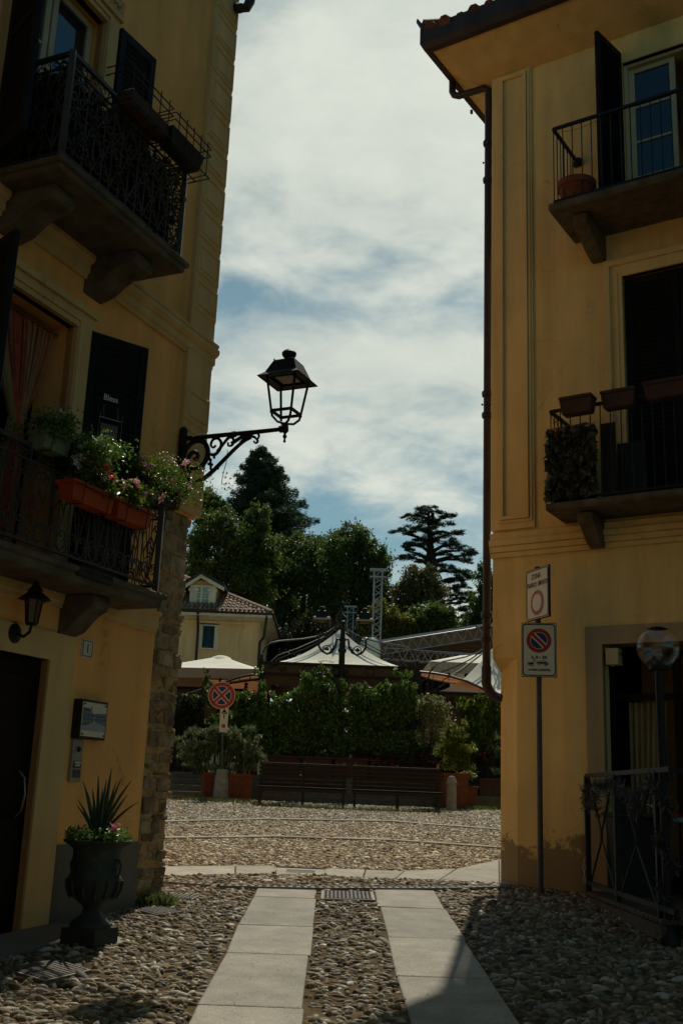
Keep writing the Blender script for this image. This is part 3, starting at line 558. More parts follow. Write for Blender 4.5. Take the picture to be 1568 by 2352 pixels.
    t = MB(f); t.box(.84, 1.03, -.06, .03, .3, 3.40); t.box(1.03, 2.5, -.06, .03, 3.2, 3.40); t.build('shopfront_surround', RTAUPE, B)
    # upper french window, one shutter standing open
    casement(f.at(1.50, -.16, 8.24), .56, 2.12, B, 4, bottom=.12); fm = MB(f); fm.box(1.46, 1.50, -.2, -.05, 8.22, 10.4); fm.box(1.50, 2.7, -.2, -.05, 10.36, 10.4); fm.build('window_frame', WFRAME, B)
    hb = f.w(1.42, .03, 8.25); ax = (f.ax*(-.11)+f.ay*.55).normalized(); louvre_leaf(Fr(hb, ax, f.az.cross(ax)), .56, 2.28, B)
    ax = f.ax; louvre_leaf(Fr(f.w(1.385, -.09, 4.75), ax, f.ay), .62, 2.75, B); louvre_leaf(Fr(f.w(2.02, -.09, 4.75), ax, f.ay), .62, 2.75, B)
    # ground floor glazed door deep in its opening
    d = MB(f); d.box(1.03, 1.09, -.25, -.18, .5, 3.18); d.box(1.72, 1.80, -.25, -.18, .5, 3.18); d.box(1.09, 2.35, -.25, -.18, 2.62, 2.68); d.box(1.09, 1.72, -.25, -.18, .5, .9); d.build('shop_door', DOORM, B)
    wb = MB(f); wb.box(1.06, 1.20, -.14, .01, 2.98, 3.16); wb.ball((1.12, -.05, 2.975), .012, 6, 4); wb.build('sensor_box', WFRAME, B, bevel=.012, seg=2)
    # balconies with plain bars
    def balcony(a0, n, zb, zt, zr, corb):
        sl = MB(f); a1 = a0+3.4; sl.prism([(-.05, zb-.02), (n, zb), (n+.02, zb+.03), (n+.02, zt), (-.05, zt)], 'a', a0, a1); bal = sl.build('balcony', CSTONE, B, bevel=.01)
        for ca in corb:
            m = MB(f); m.prism([(-.02, zb-.34), (.06, zb-.36), (n*.35, zb-.30), (n*.62, zb-.18), (n*.80, zb-.14), (n*.80, zb-.022), (-.02, zb-.022)], 'a', ca, ca+.17); m.build('corbel', CSTONE, bal, bevel=.012)
        r = MB(f); e = n-.05; A0 = a0+.05; A1 = a1-.05
        r.bar((A0, e, zr), (A1, e, zr), .034); r.bar((A0, 0, zr), (A0, e, zr), .034); r.bar((A0, e, zt+.05), (A1, e, zt+.05), .024); r.bar((A0, 0, zt+.05), (A0, e, zt+.05), .024)
        k = 0
        while A0+k*.115 < A1: r.tube([(A0+k*.115, e, zt+.0 if k == 0 else zt+.05), (A0+k*.115, e, zr)], .0075, 4); k += 1
        for k in range(1, int(e/.11)): r.tube([(A0, e-k*.11, zt+.05), (A0, e-k*.11, zr)], .0075, 4)
        r.build('railing', IRON, bal); return bal
    b = balcony(.80, .82, 8.12, 8.21, 9.22, (1.02, 2.5))
    wv = MB(f); wv.tube([(.86+.05*k, .78, 9.17-.05*math.sin(math.pi*k/12)) for k in range(13)], .0025, 4); wv.build('wire', IRON, b)
    m = MB(f); m.lathe([(.055, 0), (.06, .03), (.05, .09), (.02, .10)], .87, .03, 9.14, 8); m.build('wall_anchor', IRON, b)
    balcony(.615, .55, 4.62, 4.70, 5.79, (.93, 2.4))
    return B
right_building()

# =================================================================== GROUND
def ground_sheets():
    ys = [-80, -20, 0, 4, 8, 12, 14, 17, 20, 24, 27, 30, 40, 50, 60, 80, 110]; xs = [-400, -120, -40, -12, -4, 0, 4, 12, 40, 120, 400]
    mb = MB(); g = [[mb.p(x, y, gz(y)) for x in xs] for y in ys]
    g.append([mb.p(x, 900, gz(110)+12) for x in xs])
    for j in range(len(g)-1):
        for i in range(len(xs)-1): mb.face([g[j][i], g[j][i+1], g[j+1][i+1], g[j+1][i]])
    tag(mb.build('ground', DIRT, recalc=False), kind='structure')
    rr = random.Random(4)
    def slabs(name, quads, h=.012, mat=GRANITE):
        m = MB()
        for q in quads: m.hexa([(x, y, gz(y)-.08) for x, y in q]+[(x, y, gz(y)+h+rr.uniform(-.003, .003)) for x, y in q])
        o = m.build(name, mat, bevel=.012, seg=2); return tag(o, kind='structure')
    def strip(x0, x1, js):
        out = []
        for y0, y1 in zip(js, js[1:]):
            w = lambda: rr.uniform(-.014, .014)
            out.append([(x0+w(), y0+.012), (x1+w(), y0+.016), (x1+w(), y1-.006), (x0+w(), y1-.010)])
        return out
    slabs('granite_strip', strip(-.685, -.10, [2.0, 3.4, 4.9, 6.47, 7.95, 9.08, 10.6, 11.16]), .016)
    slabs('granite_strip', strip(.475, 1.075, [2.0, 3.3, 4.7, 6.0, 7.42, 8.78, 10.28, 11.48]), .016)
    F = [(-3.2, 11.2), (-2.2, 11.68), (-1.74, 11.86), (-.99, 12.21), (-.57, 12.34), (-.02, 12.42), (.39, 12.34), (.74, 12.35), (1.23, 12.4), (1.87, 12.3), (2.4, 12.2)]
    Bk = [(-3.4, 12.0), (-2.3, 12.45), (-1.86, 12.64), (-1.06, 13.02), (-.61, 13.13), (-.02, 13.1), (.44, 13.13), (.89, 13.13), (1.55, 13.6), (2.26, 14.9), (2.9, 15.9)]
    qs = []
    for i in range(len(F)-1):
        if i == 4: continue
        a, b, c, d = F[i], F[i+1], Bk[i+1], Bk[i]; e = .006
        qs.append([(a[0]+e, a[1]), (b[0]-e, b[1]), (c[0]-e, c[1]), (d[0]+e, d[1])])
    slabs('stone_band', qs, .012)
    m = MB(); m.hexa([(-.555, 12.36, gz(12.4)-.06), (-.035, 12.43, gz(12.4)-.06), (-.035, 13.0, gz(13)-.06), (-.585, 13.03, gz(13)-.06), (-.555, 12.36, gz(12.36)+.012), (-.035, 12.43, gz(12.43)+.012), (-.035, 12.98, gz(12.98)+.008), (-.585, 13.0, gz(13.0)+.008)])
    for k in range(3): m.box(-.46, -.14, 12.55+k*.11, 12.565+k*.11, gz(12.55+k*.11)-.02, gz(12.56+k*.11)+.016)
    s = thing('gully_inlet', 'cracked concrete gully slab sunk in the pale stone band across the street', 'drain', (-.3, 12.7, gz(12.7)), None)
    m.build('inlet_slab', GRANITE, s); m = MB(); m.box(-.59, -.03, 13.0, 13.12, gz(13)-.05, gz(13.1)+.010); m.build('inlet_slot', BLACK, s); m = MB(); m.box(-.605, -.57, 12.33, 13.13, gz(12.5)-.04, gz(12.5)+.028); m.build('inlet_frame', PLATE, s); m = MB(); m.box(-.03, -.005, 12.4, 13.1, gz(12.5)-.04, gz(12.5)+.028); m.build('inlet_frame', PLATE, s)
    def line(name, pts, w):
        qs = []
        for (x0, y0), (x1, y1) in zip(pts, pts[1:]):
            n = max(1, round(math.hypot(x1-x0, y1-y0)/1.1))
            for k in range(n):
                a, b = k/n+.004, (k+1)/n-.004; xa, ya, xb, yb = x0+(x1-x0)*a, y0+(y1-y0)*a, x0+(x1-x0)*b, y0+(y1-y0)*b; j = rr.uniform(-.02, .02)
                qs.append([(xa, ya-w/2+j), (xb, yb-w/2+j), (xb, yb+w/2+j), (xa, ya+w/2+j)])
        slabs(name, qs, .036)
    line('stone_line', [(-6, 16.6), (-2.83, 19.15), (-1.1, 20.8), (1.2, 21.51), (3.07, 20.4), (6, 18.2)], .22)
    line('stone_line', [(-5, 14.2), (-2.36, 16.06), (-.88, 16.96), (.97, 17.19), (2.51, 16.63), (4.6, 15.4)], .17)
    # slotted drain across the mouth of the street
    P = [(-2.05, 11.62), (-1.66, 11.36), (-1.05, 11.19), (-.15, 11.29), (.55, 11.47), (1.15, 11.64), (1.95, 12.02)]
    d = thing('drain_channel', 'long slotted metal drain channel crossing the cobbles at the street mouth', 'drain', (0, 11.3, gz(11.3)))
    fr_, ba = MB(), MB()
    for (x0, y0), (x1, y1) in zip(P, P[1:]):
        L_ = math.hypot(x1-x0, y1-y0); ux, uy = (x1-x0)/L_, (y1-y0)/L_; F_ = Fr((x0, y0, gz(y0)+.022), (ux, uy, gz(y1)/L_-gz(y0)/L_), (-uy, ux, 0))
        fr_.fr = F_; fr_.box(0, L_, -.085, -.065, -.05, .006); fr_.box(0, L_, .065, .085, -.05, .006)
        n = int(L_/.075)
        for k in range(n): fr_.box(k*L_/n, k*L_/n+.036, -.065, .065, -.03, .003)
        ba.fr = F_; ba.box(0, L_, -.07, .07, -.06, -.035)
    fr_.build('grating', PLATE, d); ba.build('channel', BLACK, d)
    def cover(name, lab, quad, n=9):
        c = [sum(q[0] for q in quad)/4, sum(q[1] for q in quad)/4]; t = thing(name, lab, 'manhole cover', (c[0], c[1], gz(c[1])))
        m = MB(); m.hexa([(x, y, gz(y)-.03) for x, y in quad]+[(x, y, gz(y)+.022) for x, y in quad]); m.build('frame', PLATE, t)
        k = [(c[0]+(x-c[0])*.9, c[1]+(y-c[1])*.9) for x, y in quad]; m = MB(); m.hexa([(x, y, gz(y)) for x, y in k]+[(x, y, gz(y)+.027) for x, y in k])
        for i in range(n):
            for j in range(n):
                u, v = (i+.5)/n, (j+.5)/n; x = (k[0][0]*(1-u)+k[1][0]*u)*(1-v)+(k[3][0]*(1-u)+k[2][0]*u)*v; y = (k[0][1]*(1-u)+k[1][1]*u)*(1-v)+(k[3][1]*(1-u)+k[2][1]*u)*v
                s = .010; m.box(x-s, x+s, y-s*.5 if (i+j) % 2 else y-s, y+s*.5 if (i+j) % 2 else y+s, gz(y)+.02, gz(y)+.0305)
        m.build('lid', LIDM, t)
    cover('manhole_cover', 'rectangular metal cover set between the tops of the two granite strips', [(-.05, 10.56), (.455, 10.62), (.455, 11.16), (-.05, 11.1)], 12)
    cover('manhole_cover', 'rusty studded square cover in the cobbles below the dark entrance door', [(-1.95, 7.14), (-1.64, 6.86), (-1.44, 7.2), (-1.75, 7.5)], 10)
    cover('manhole_cover', 'small grey cover lying near the foot of the stone corner', [(-1.58, 9.56), (-1.38, 9.33), (-1.2, 9.54), (-1.4, 9.76)], 7)
    cover('manhole_cover', 'small dark cover right against the foot of the stone corner', [(-1.46, 10.28), (-1.2, 10.22), (-1.16, 10.46), (-1.42, 10.54)], 6)
    # step and sill stones beside the house
    q = [LFR.w(1.5, .02, 0), LFR.w(3.6, .02, 0), LFR.w(3.6, .55, 0), LFR.w(1.5, .5, 0)]; slabs('door_apron', [[(p.x, p.y) for p in q]], .03, LPLINTH)
    q = [(-1.62, 8.0), (-1.38, 8.22), (-1.56, 8.5), (-1.78, 8.3)]; slabs('corner_slab', [q], .012)
    slabs('side_slab', [[(1.86, 6.0), (3.4, 6.2), (3.6, 8.4), (2.35, 7.45)]], .02)
    # cobbles: every pebble is real
    def inpoly(px, py, poly):
        c = np.zeros(len(px), bool); n = len(poly)
        for i in range(n):
            x0, y0 = poly[i]; x1, y1 = poly[(i+1) % n]
            if y0 == y1: continue
            c ^= ((y0 > py) != (y1 > py)) & (px < (x1-x0)*(py-y0)/(y1-y0)+x0)
        return c
    ex = [[(-.70, 1), (-.085, 1), (-.085, 11.2), (-.70, 11.2)], [(.46, 1), (1.09, 1), (1.09, 11.5), (.46, 11.5)], F+Bk[::-1], [(-.05, 10.55), (.46, 10.6), (.46, 11.2), (-.05, 11.12)],
          [(-1.95, 7.14), (-1.64, 6.86), (-1.44, 7.2), (-1.75, 7.5)], [(-1.58, 9.56), (-1.38, 9.33), (-1.2, 9.54), (-1.4, 9.76)], [(-1.46, 10.28), (-1.2, 10.22), (-1.16, 10.46), (-1.42, 10.54)], [(x, y-.12) for x, y in P]+[(x, y+.12) for x, y in P[::-1]], [(1.86, 6.0), (3.4, 6.2), (3.6, 8.4), (2.35, 7.45)],
          [(-1.62, 8.0), (-1.38, 8.22), (-1.56, 8.5), (-1.78, 8.3)], [(p.x, p.y) for p in (LFR.w(1.5, .02, 0), LFR.w(3.6, .02, 0), LFR.w(3.6, .55, 0), LFR.w(1.5, .5, 0))]]
    for pts, w in (([(-6, 16.6), (-2.83, 19.15), (-1.1, 20.8), (1.2, 21.51), (3.07, 20.4), (6, 18.2)], .13), ([(-5, 14.2), (-2.36, 16.06), (-.88, 16.96), (.97, 17.19), (2.51, 16.63), (4.6, 15.4)], .10)):
        ex.append([(x, y-w) for x, y in pts]+[(x, y+w) for x, y in pts[::-1]])
    def pebbles(name, y0, y1, dx, dy, ringdef, nseg, hmin, hmax, lab, mat):
        X, Y = [], []; y = y0; r = np.random.default_rng(5)
        while y < y1:
            hw = .36*y+1.0; n = int(2*hw/dx); x = -hw+dx*np.arange(n)+r.uniform(0, dx)+r.uniform(-.4, .4, n)*dx; X.append(x); Y.append(y+.035*np.sin(x*1.7+y*3)+r.uniform(-.42, .42, n)*dy); y += dy
        X = np.concatenate(X); Y = np.concatenate(Y); ok = np.ones(len(X), bool)
        for e in ex: ok &= ~inpoly(X, Y, e)
        for f_, am, bm in ((LFR, -.05, .03), (RFR, -.32, .02)):
            dxx, dyy = X-f_.o.x, Y-f_.o.y; a = dxx*f_.ax.x+dyy*f_.ax.y; b = dxx*f_.ay.x+dyy*f_.ay.y; ok &= ~((a > am) & (b < bm))
        ok &= r.uniform(size=len(X)) > .13; X, Y = X[ok], Y[ok]; n = len(X)
        sx = dx*.5*np.clip(r.lognormal(-.16, .42, n), .32, 1.8); sy = dy*.5*np.clip(r.lognormal(-.14, .40, n), .36, 1.9); th = np.where(r.uniform(size=n) < .12, r.uniform(-1.2, 1.2, n), r.normal(0, .28, n)); hh = r.uniform(hmin, hmax, n)*np.sqrt(sy/(dy*.5)); tilt = r.normal(0, .38, (n, 2))
        ca, sa = np.cos(th), np.sin(th); ang = np.arange(nseg)*2*math.pi/nseg; T = []
        for rr_, z in ringdef: T.append(np.stack([rr_*np.cos(ang), rr_*np.sin(ang), np.full(nseg, z)], 1))
        T = np.concatenate(T+[np.array([[0, 0, 1.0]])]); kv = len(T)
        wob = 1+r.normal(0, .07, (n, kv)); px_ = r.uniform(.75, 1.5, n)[:, None]; lx = np.sign(T[None, :, 0])*np.abs(T[None, :, 0])**px_*sx[:, None]*wob; ly = T[None, :, 1]*sy[:, None]*wob; lz = T[None, :, 2]*hh[:, None]*(1+tilt[:, :1]*T[None, :, 0]+tilt[:, 1:]*T[None, :, 1])
        wx = X[:, None]+lx*ca[:, None]-ly*sa[:, None]; wy = Y[:, None]+lx*sa[:, None]+ly*ca[:, None]
        gzv = np.where(wy < 12, .052*wy, np.where(wy < 27, .624+.044*(wy-12), 1.284+.02*(wy-27)))
        V = np.stack([wx, wy, gzv+lz-.003], 2).reshape(-1, 3); F_ = []
        R_ = len(ringdef)
        for q in range(R_-1):
            for k in range(nseg):
                A, B_, C_, D_ = q*nseg+k, q*nseg+(k+1) % nseg, (q+1)*nseg+(k+1) % nseg, (q+1)*nseg+k; F_ += [(A, B_, C_), (A, C_, D_)]
        for k in range(nseg): F_.append(((R_-1)*nseg+k, (R_-1)*nseg+(k+1) % nseg, kv-1))
        F_ = (np.arange(n)[:, None, None]*kv+np.array(F_)[None]).reshape(-1, 3)
        o = link(name, npmesh(name, V, F_, 3, True), mat); tag(o, lab, 'cobblestones', None, 'stuff')
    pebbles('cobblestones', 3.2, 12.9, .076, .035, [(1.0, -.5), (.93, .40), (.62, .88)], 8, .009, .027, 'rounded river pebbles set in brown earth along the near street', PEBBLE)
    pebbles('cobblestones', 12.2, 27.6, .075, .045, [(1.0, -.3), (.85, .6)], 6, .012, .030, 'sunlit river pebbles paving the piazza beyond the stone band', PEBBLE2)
ground_sheets()
def tufts(name, lab, cells, mat, n, h, cat='grass'):
    P, D_ = [], []
    for (x, y, rx, ry) in cells:
        k = n; u = RNG.normal(size=(k, 2))*.5; xx = x+u[:, 0]*rx; yy = y+u[:, 1]*ry; P.append(np.stack([xx, yy, np.array([gz(v) for v in yy])+h*RNG.uniform(.2, .6, k)], 1)); D_.append(np.stack([RNG.normal(0, .5, k), RNG.normal(0, .5, k), np.ones(k)], 1))
    o = leaves(name, np.concatenate(P), h, mat, aspect=.10, dirs=np.concatenate(D_), spread=.6); tag(o, lab, cat, None, 'stuff')
tufts('dry_grass', 'patchy dry yellow grass at the foot of the stone steps', [(-3.9, 26.9, .9, .5), (-3.2, 26.6, .8, .4), (-2.5, 26.5, .8, .3)], LF_DRY, 900, .10)
tufts('weeds', 'green weeds growing in front of the benches and the bollard', [(-2.4, 25.9, .9, .25), (-1.2, 25.2, .8, .2), (-.2, 24.9, .7, .12), (1.2, 24.8, .8, .15), (2.2, 25.2, .5, .2), (3.5, 27.2, .5, .3), (3.9, 27.6, .5, .3), (-1.75, 8.55, .12, .1), (-1.5, 9.9, .2, .1)], LF_GRASS, 380, .12)
tufts('joint_moss', 'short dry blades growing in the joints of the near cobbles', [(-1.2, 7.5, .9, 1.2), (-1.2, 9.3, .6, .8), (.2, 7.5, .35, 2.2), (1.6, 9.0, .5, 1.5), (2.4, 8.8, .5, 1.3), (-1.3, 6.2, .8, .6)], LF_DRY, 420, .035)

# =================================================================== PIAZZA THINGS
TZ = 1.95
def steps():
    m = MB()
    for k in range(4): m.box(-14, 14, 28.0+k*.36, 28.42+k*.36 if k < 3 else 60, 1.0, 1.31+.16*(k+1))
    tag(m.build('stone_steps', M('step_stone', (.13, .11, .08), .9, .3, 5, .4, 50), bevel=.015), kind='structure')  # stone colour darkened to stand in for the hedge's shadow
steps()
def bench(px0, px1, pyb, lab):
    p0, p1 = at(px0, pyb, 25.3), at(px1, pyb+4, 25.3); w = (p1-p0).length; g = gz(25.3)
    t = thing('park_bench', lab, 'bench', (p0.x+w/2, 25.3, g), 'dark slatted benches in front of the hedge'); f = Fr((p0.x, 25.3, g), (1, 0, 0), (0, 1, 0))
    m = MB(f)
    for k in range(6): m.box(.02, w-.02, .42+.012*k, .45+.012*k, .46+.092*k, .53+.092*k)
    m.build('backrest', WOOD, t, bevel=.006); m = MB(f)
    for k in range(5): m.box(.02, w-.02, -.02+k*.088, .05+k*.088, .425-.006*k, .452-.006*k)
    m.box(.02, w-.02, -.03, -.005, .34, .41); m.build('seat', WOOD, t, bevel=.006)
    for x in (.06, w*.5, w-.11):
        m = MB(f); m.box(x, x+.05, .0, .05, 0, .42); m.hexa([(x, .40, 0), (x+.05, .40, 0), (x+.05, .46, 0), (x, .46, 0), (x, .40, .42), (x+.05, .40, .42), (x+.05, .46, .42), (x, .46, .42)])
        m.hexa([(x, .44, .42), (x+.05, .44, .42), (x+.05, .49, .42), (x, .49, .42), (x, .505, 1.02), (x+.05, .505, 1.02), (x+.05, .545, 1.02), (x, .545, 1.02)]); m.box(x, x+.05, -.02, .46, .38, .415); m.box(x+.005, x+.045, .05, .40, .10, .13); m.build('leg', IRON, t, bevel=.006)
bench(586, 796, 1852, 'dark wooden slatted bench on the left, in front of the hedge'); bench(805, 1016, 1858, 'dark wooden slatted bench on the right, next to the stone bollard')
def bollard():
    p = ground(1036, 1862); t = MB(Fr((p.x, p.y, gz(p.y)), (1, 0, 0), (0, 1, 0))); t.lathe([(.13, 0), (.13, .06), (.118, .08), (.113, .60), (.125, .62), (.125, .66), (.10, .69), (.095, .74), (.06, .79), (0.0, .805)], n=14)
    tag(t.build('bollard', CONC, base=(p.x, p.y, gz(p.y)), smooth=True), 'round topped grey stone bollard at the end of the right bench', 'bollard')
bollard()
def disc(m, c0, r, b0, b1, n=40): m.prism([(x, c0+z) for x, z in circ(n, r)], 'b', b0, b1)
def text(s, f, a, c, b, size, mat, parent, name='lettering', squeeze=1.0, bold=.0, ext=.001):
    cu = bpy.data.curves.new('t', 'FONT'); cu.body = s; cu.size = size; cu.align_x = 'CENTER'; cu.align_y = 'CENTER'; cu.extrude = ext; cu.offset = bold
    o = bpy.data.objects.new('t', cu); COL.objects.link(o); dg = bpy.context.evaluated_depsgraph_get(); me = bpy.data.meshes.new_from_object(o.evaluated_get(dg)); bpy.data.objects.remove(o)
    me.name = name; me.materials.clear(); ax, az = f.ax*squeeze, f.az; o_ = f.w(a, b, c)
    me.transform(Matrix(((ax.x, az.x, f.ay.x, o_.x), (ax.y, az.y, f.ay.y, o_.y), (ax.z, az.z, f.ay.z, o_.z), (0, 0, 0, 1))))
    return link(name, me, mat, parent)
def round_sign():
    p = ground(507, 1838); c = at(510, 1598, p.y); t = thing('no_stopping_sign', 'round red and blue no stopping sign on a pole stuck in a stone stump', 'sign', (p.x, p.y, gz(p.y)))
    m = MB(Fr((p.x, p.y, gz(p.y)), (1, 0, 0), (0, 1, 0))); m.lathe([(.20, -.05), (.19, .3), (.15, .72), (.11, .74)], n=12); m.build('stone_stump', CONC, t, smooth=True)
    m = MB(); m.tube([(p.x, p.y, 1.9), (c.x, p.y, c.z+.25)], .03, 8); m.build('pole', POLE, t)
    R_ = 30.8*p.y/FPX; f = Fr((c.x, c.y-.06, c.z), (1, .05, 0), (.05, -1, 0))
    m = MB(f); disc(m, 0, R_, 0, .012); m.m = 1; disc(m, 0, R_*.955, .012, .015); m.m = 0; disc(m, 0, R_*.70, .015, .018); m.m = 2; disc(m, 0, R_*.655, .018, .021)
    for sg in (1, -1):
        for w, b, mi, L_ in ((.16*R_, .024, 0, .70*R_), (.095*R_, .030, 1, .72*R_)):
            m.m = mi; d = .7071; b = b+(.001 if sg > 0 else 0); pts = [(-L_*d-w*d*sg*0-w*d, -sg*L_*d+sg*w*d), (-L_*d+w*d, -sg*L_*d-sg*w*d), (L_*d+w*d, sg*L_*d-sg*w*d), (L_*d-w*d, sg*L_*d+sg*w*d)]; m.prism(pts, 'b', .015, b)
    m.build('disc', [WHITE, SREDB, SBLUEB], t)
    q = at(515, 1651, p.y); f = Fr((q.x, q.y-.055, q.z), (1, .05, 0), (.05, -1, 0)); m = MB(f); m.box(-.10, .10, 0, .01, -.33, .33); m.m = 1
    m.prism([(-.013, 0), (.013, 0), (.013, .19), (-.013, .19)], 'b', .01, .013); m.prism([(-.075, .12), (-.05, .11), (0, .19), (.05, .11), (.075, .12), (0, .25)], 'b', .01, .013); m.m = 2; disc(m, -.18, .075, .01, .012, 20); m.m = 3; disc(m, -.18, .05, .012, .014, 20); m.build('direction_plate', [WHITE, SBLACK, WHITE, SREDB], t)
round_sign()
def rect_signs():
    p = ground(1243, 2053); t = thing('traffic_sign_post', 'grey pole with a limited traffic panel above a no parking panel, before the yellow wall', 'sign post', (p.x, p.y, gz(p.y)))
    c2 = at(1236, 1493, p.y); c1 = at(1231, 1365, p.y)
    m = MB(); top = at(1235, 1300, p.y); m.tube([(p.x, p.y+.05, gz(p.y)-.1), (c2.x+.01, p.y+.05, c2.z), (top.x, p.y+.05, top.z)], .030, 10); m.build('pole', POLE, t, smooth=True)
    def panel(c, w, h, ax, name):
        ax = Vector(ax).normalized(); ay = Vector((ax.y, -ax.x, 0)); f = Fr(c, ax, ay)
        m = MB(f); m.box(-w/2, w/2, -.022, 0, -h/2, h/2)
        def rr(i, r): return [(sx*(w/2-i-r)+r*math.cos(a), sz*(h/2-i-r)+r*math.sin(a)) for sx, sz, a0 in ((1, 1, 0), (-1, 1, 90), (-1, -1, 180), (1, -1, 270)) for a in [rad(a0+k*15) for k in range(7)]]
        m.m = 1; m.ring(rr(.006, .035), rr(.017, .028), 'b', 0, .0015); m.m = 2; m.box(w/2, w/2+.006, -.026, .002, -h/2, h/2); m.box(-w/2-.004, w/2+.006, -.026, .002, h/2, h/2+.006); m.box(-w/2-.004, w/2+.006, -.026, .002, -h/2-.006, -h/2); m.box(-w/2-.004, -w/2, -.026, .002, -h/2, h/2)
        return f, m.build(name, [WHITE, SBLACK, IRON], t)
    w, h = .365, .575; f, pan = panel((c2.x, p.y-.02, c2.z), w, h, (.985, -.17, 0), 'no_parking_panel')
    m = MB(f); zc = .10; R_ = .132
    disc(m, zc, R_, 0, .0015); m.m = 1; disc(m, zc, R_-.003, .0015, .003); m.m = 2; disc(m, zc, R_*.70, .003, .0045); m.m = 3; disc(m, zc, R_*.66, .0045, .006)
    for wd_, b, mi, L_ in ((.030, .0075, 2, R_*.695), (.017, .009, 1, R_*.72)):
        m.m = mi; d = .7071; m.prism([(-L_*d-wd_*d, zc+L_*d-wd_*d), (-L_*d+wd_*d, zc+L_*d+wd_*d), (L_*d+wd_*d, zc-L_*d+wd_*d), (L_*d-wd_*d, zc-L_*d-wd_*d)], 'b', .003, b)
    m.build('no_parking_disc', [SBLACK, SRED, WHITE, SBLUE], pan)
    text('h. 0 - 24', f, 0, -.083, .002, .044, SBLACK, pan, squeeze=1.1, bold=.0016); text('su tutta la piazzetta', f, 0, -.215, .002, .038, SBLACK, pan, squeeze=.78, bold=.001)
    m = MB(f); z0 = -.150   # tow truck pictogram
    m.prism([(-.118, z0-.006), (-.055, z0-.006), (-.055, z0+.012), (-.118, z0+.012)], 'b', 0, .002); m.prism([(-.118, z0-.018), (-.06, z0-.018), (-.06, z0-.010), (-.118, z0-.010)], 'b', 0, .002)
    m.prism([(-.08, z0+.012), (-.072, z0+.012), (-.044, z0+.040), (-.048, z0+.046)], 'b', 0, .002); m.prism([(-.046, z0+.044), (-.042, z0+.044), (-.030, z0+.004), (-.034, z0+.004)], 'b', 0, .002)
    m.prism([(-.028, z0+.010), (-.026, z0+.022), (.006, z0+.022), (.024, z0+.040), (.056, z0+.038), (.074, z0+.018), (.098, z0+.012), (.098, z0-.012), (-.02, z0+.002)], 'b', 0, .002)
    m.m = 1; m.prism([(.012, z0+.022), (.027, z0+.036), (.038, z0+.036), (.038, z0+.020)], 'b', .002, .0035); m.prism([(.043, z0+.020), (.043, z0+.036), (.054, z0+.034), (.066, z0+.018)], 'b', .002, .0035); m.prism([(-.024, z0+.008), (.096, z0-.002), (.096, z0+.000), (-.024, z0+.010)], 'b', .002, .0035)
    for x, z in ((-.082, z0-.018), (.0, z0-.006), (.070, z0-.015)):
        m.m = 0; m.prism([(x+a, z+b) for a, b in circ(16, .0125)], 'b', .001, .005); m.m = 1; m.prism([(x+a, z+b) for a, b in circ(16, .0065)], 'b', .005, .0065)
    m.build('tow_pictogram', [SBLACK, WHITE], pan)
    w, h = .47, .555; f, pan = panel((c1.x, p.y-.045, c1.z), w, h, (.33, -.944, 0), 'limited_traffic_panel')
    text('ZONA', f, -.02, .195, .002, .085, SBLACK, pan, squeeze=.8, bold=.0006); text('TRAFFICO  LIMITATO', f, 0, .105, .002, .075, SBLACK, pan, squeeze=.60, bold=.0004)
    m = MB(f); disc(m, -.10, .140, 0, .0015); m.m = 1; disc(m, -.10, .136, .0015, .003); m.m = 2; disc(m, -.10, .132, .003, .0045); m.m = 1; disc(m, -.10, .096, .0045, .006); m.build('no_entry_ring', [SBLACK, WHITE, SRED], pan)
rect_signs()

# ------------------------------------------------------------------ street lantern
def lantern(fr, w, h, parent, rim=False):
    """square glazed lantern on a scrolled foot; fr origin at the foot, w brim width, h height from foot to brim"""
    m = MB(fr); r0, r1 = w*.24, w*.34; zb = h*.26
    for sx in (-1, 1):
        for sy in (-1, 1):
            m.tube([(0, 0, .02*h), (sx*r0*.55, sy*r0*.55, h*.04), (sx*r0*.92, sy*r0*.92, h*.15), (sx*r0, sy*r0, zb), (sx*r1, sy*r1, h)], w*.028, 6); m.ball((sx*r0*1.02, sy*r0*1.02, zb-.012), w*.03, 6, 4)
    for z, r in ((zb, r0), (h*.36, r0+(r1-r0)*.13)):
        if z > zb: continue
        for a, b in (((-r, -r), (r, -r)), ((r, -r), (r, r)), ((r, r), (-r, r)), ((-r, r), (-r, -r))): m.bar((*a, z), (*b, z), w*.055)
    o = m.build('lantern_frame', IRON, parent, smooth=True)
    m = MB(fr); e = w*.5; q = math.sqrt(2)
    m.lathe([(e*q, h-.035*w), (e*q, h-.02*w), (r1*1.12*q, h+.09*w)], n=4, cap=False, sq=True); m.lathe([(r1*1.12*q, h+.085*w), (r1*.72*q, h+.40*w), (r1*.5*q, h+.44*w)], n=4, cap=True, sq=True); m.lathe([(.10*w, h+.42*w), (.10*w, h+.50*w), (.155*w, h+.57*w), (.165*w, h+.63*w), (.12*w, h+.68*w), (.0, h+.70*w)], n=16)
    for sx in (-1, 1): m.ball((sx*r1*.70, -r1*.70, h+.42*w), .02*w, 6, 4)
    m.build('lantern_hood', IRON, o)
    m = MB(fr); m.box(-r1*.62, r1*.62, -r1*.62, r1*.62, h-.0*w, h+.02*w); m.build('reflector', ALU, o)
    m = MB(fr); m.lathe([(r1*.95*q, h+.005), (e*.9*q, h-.02*w), (r1*.95*q, h-.012*w)], n=4, cap=False, sq=True); m.build('hood_rim', IRON, o)
    if rim: m = MB(fr); m.lathe([(e*.97*q, h-.14*w), (e*.97*q, h-.025*w)], n=4, cap=False, sq=True); m.build('diffuser_skirt', ALU, o)
    return o
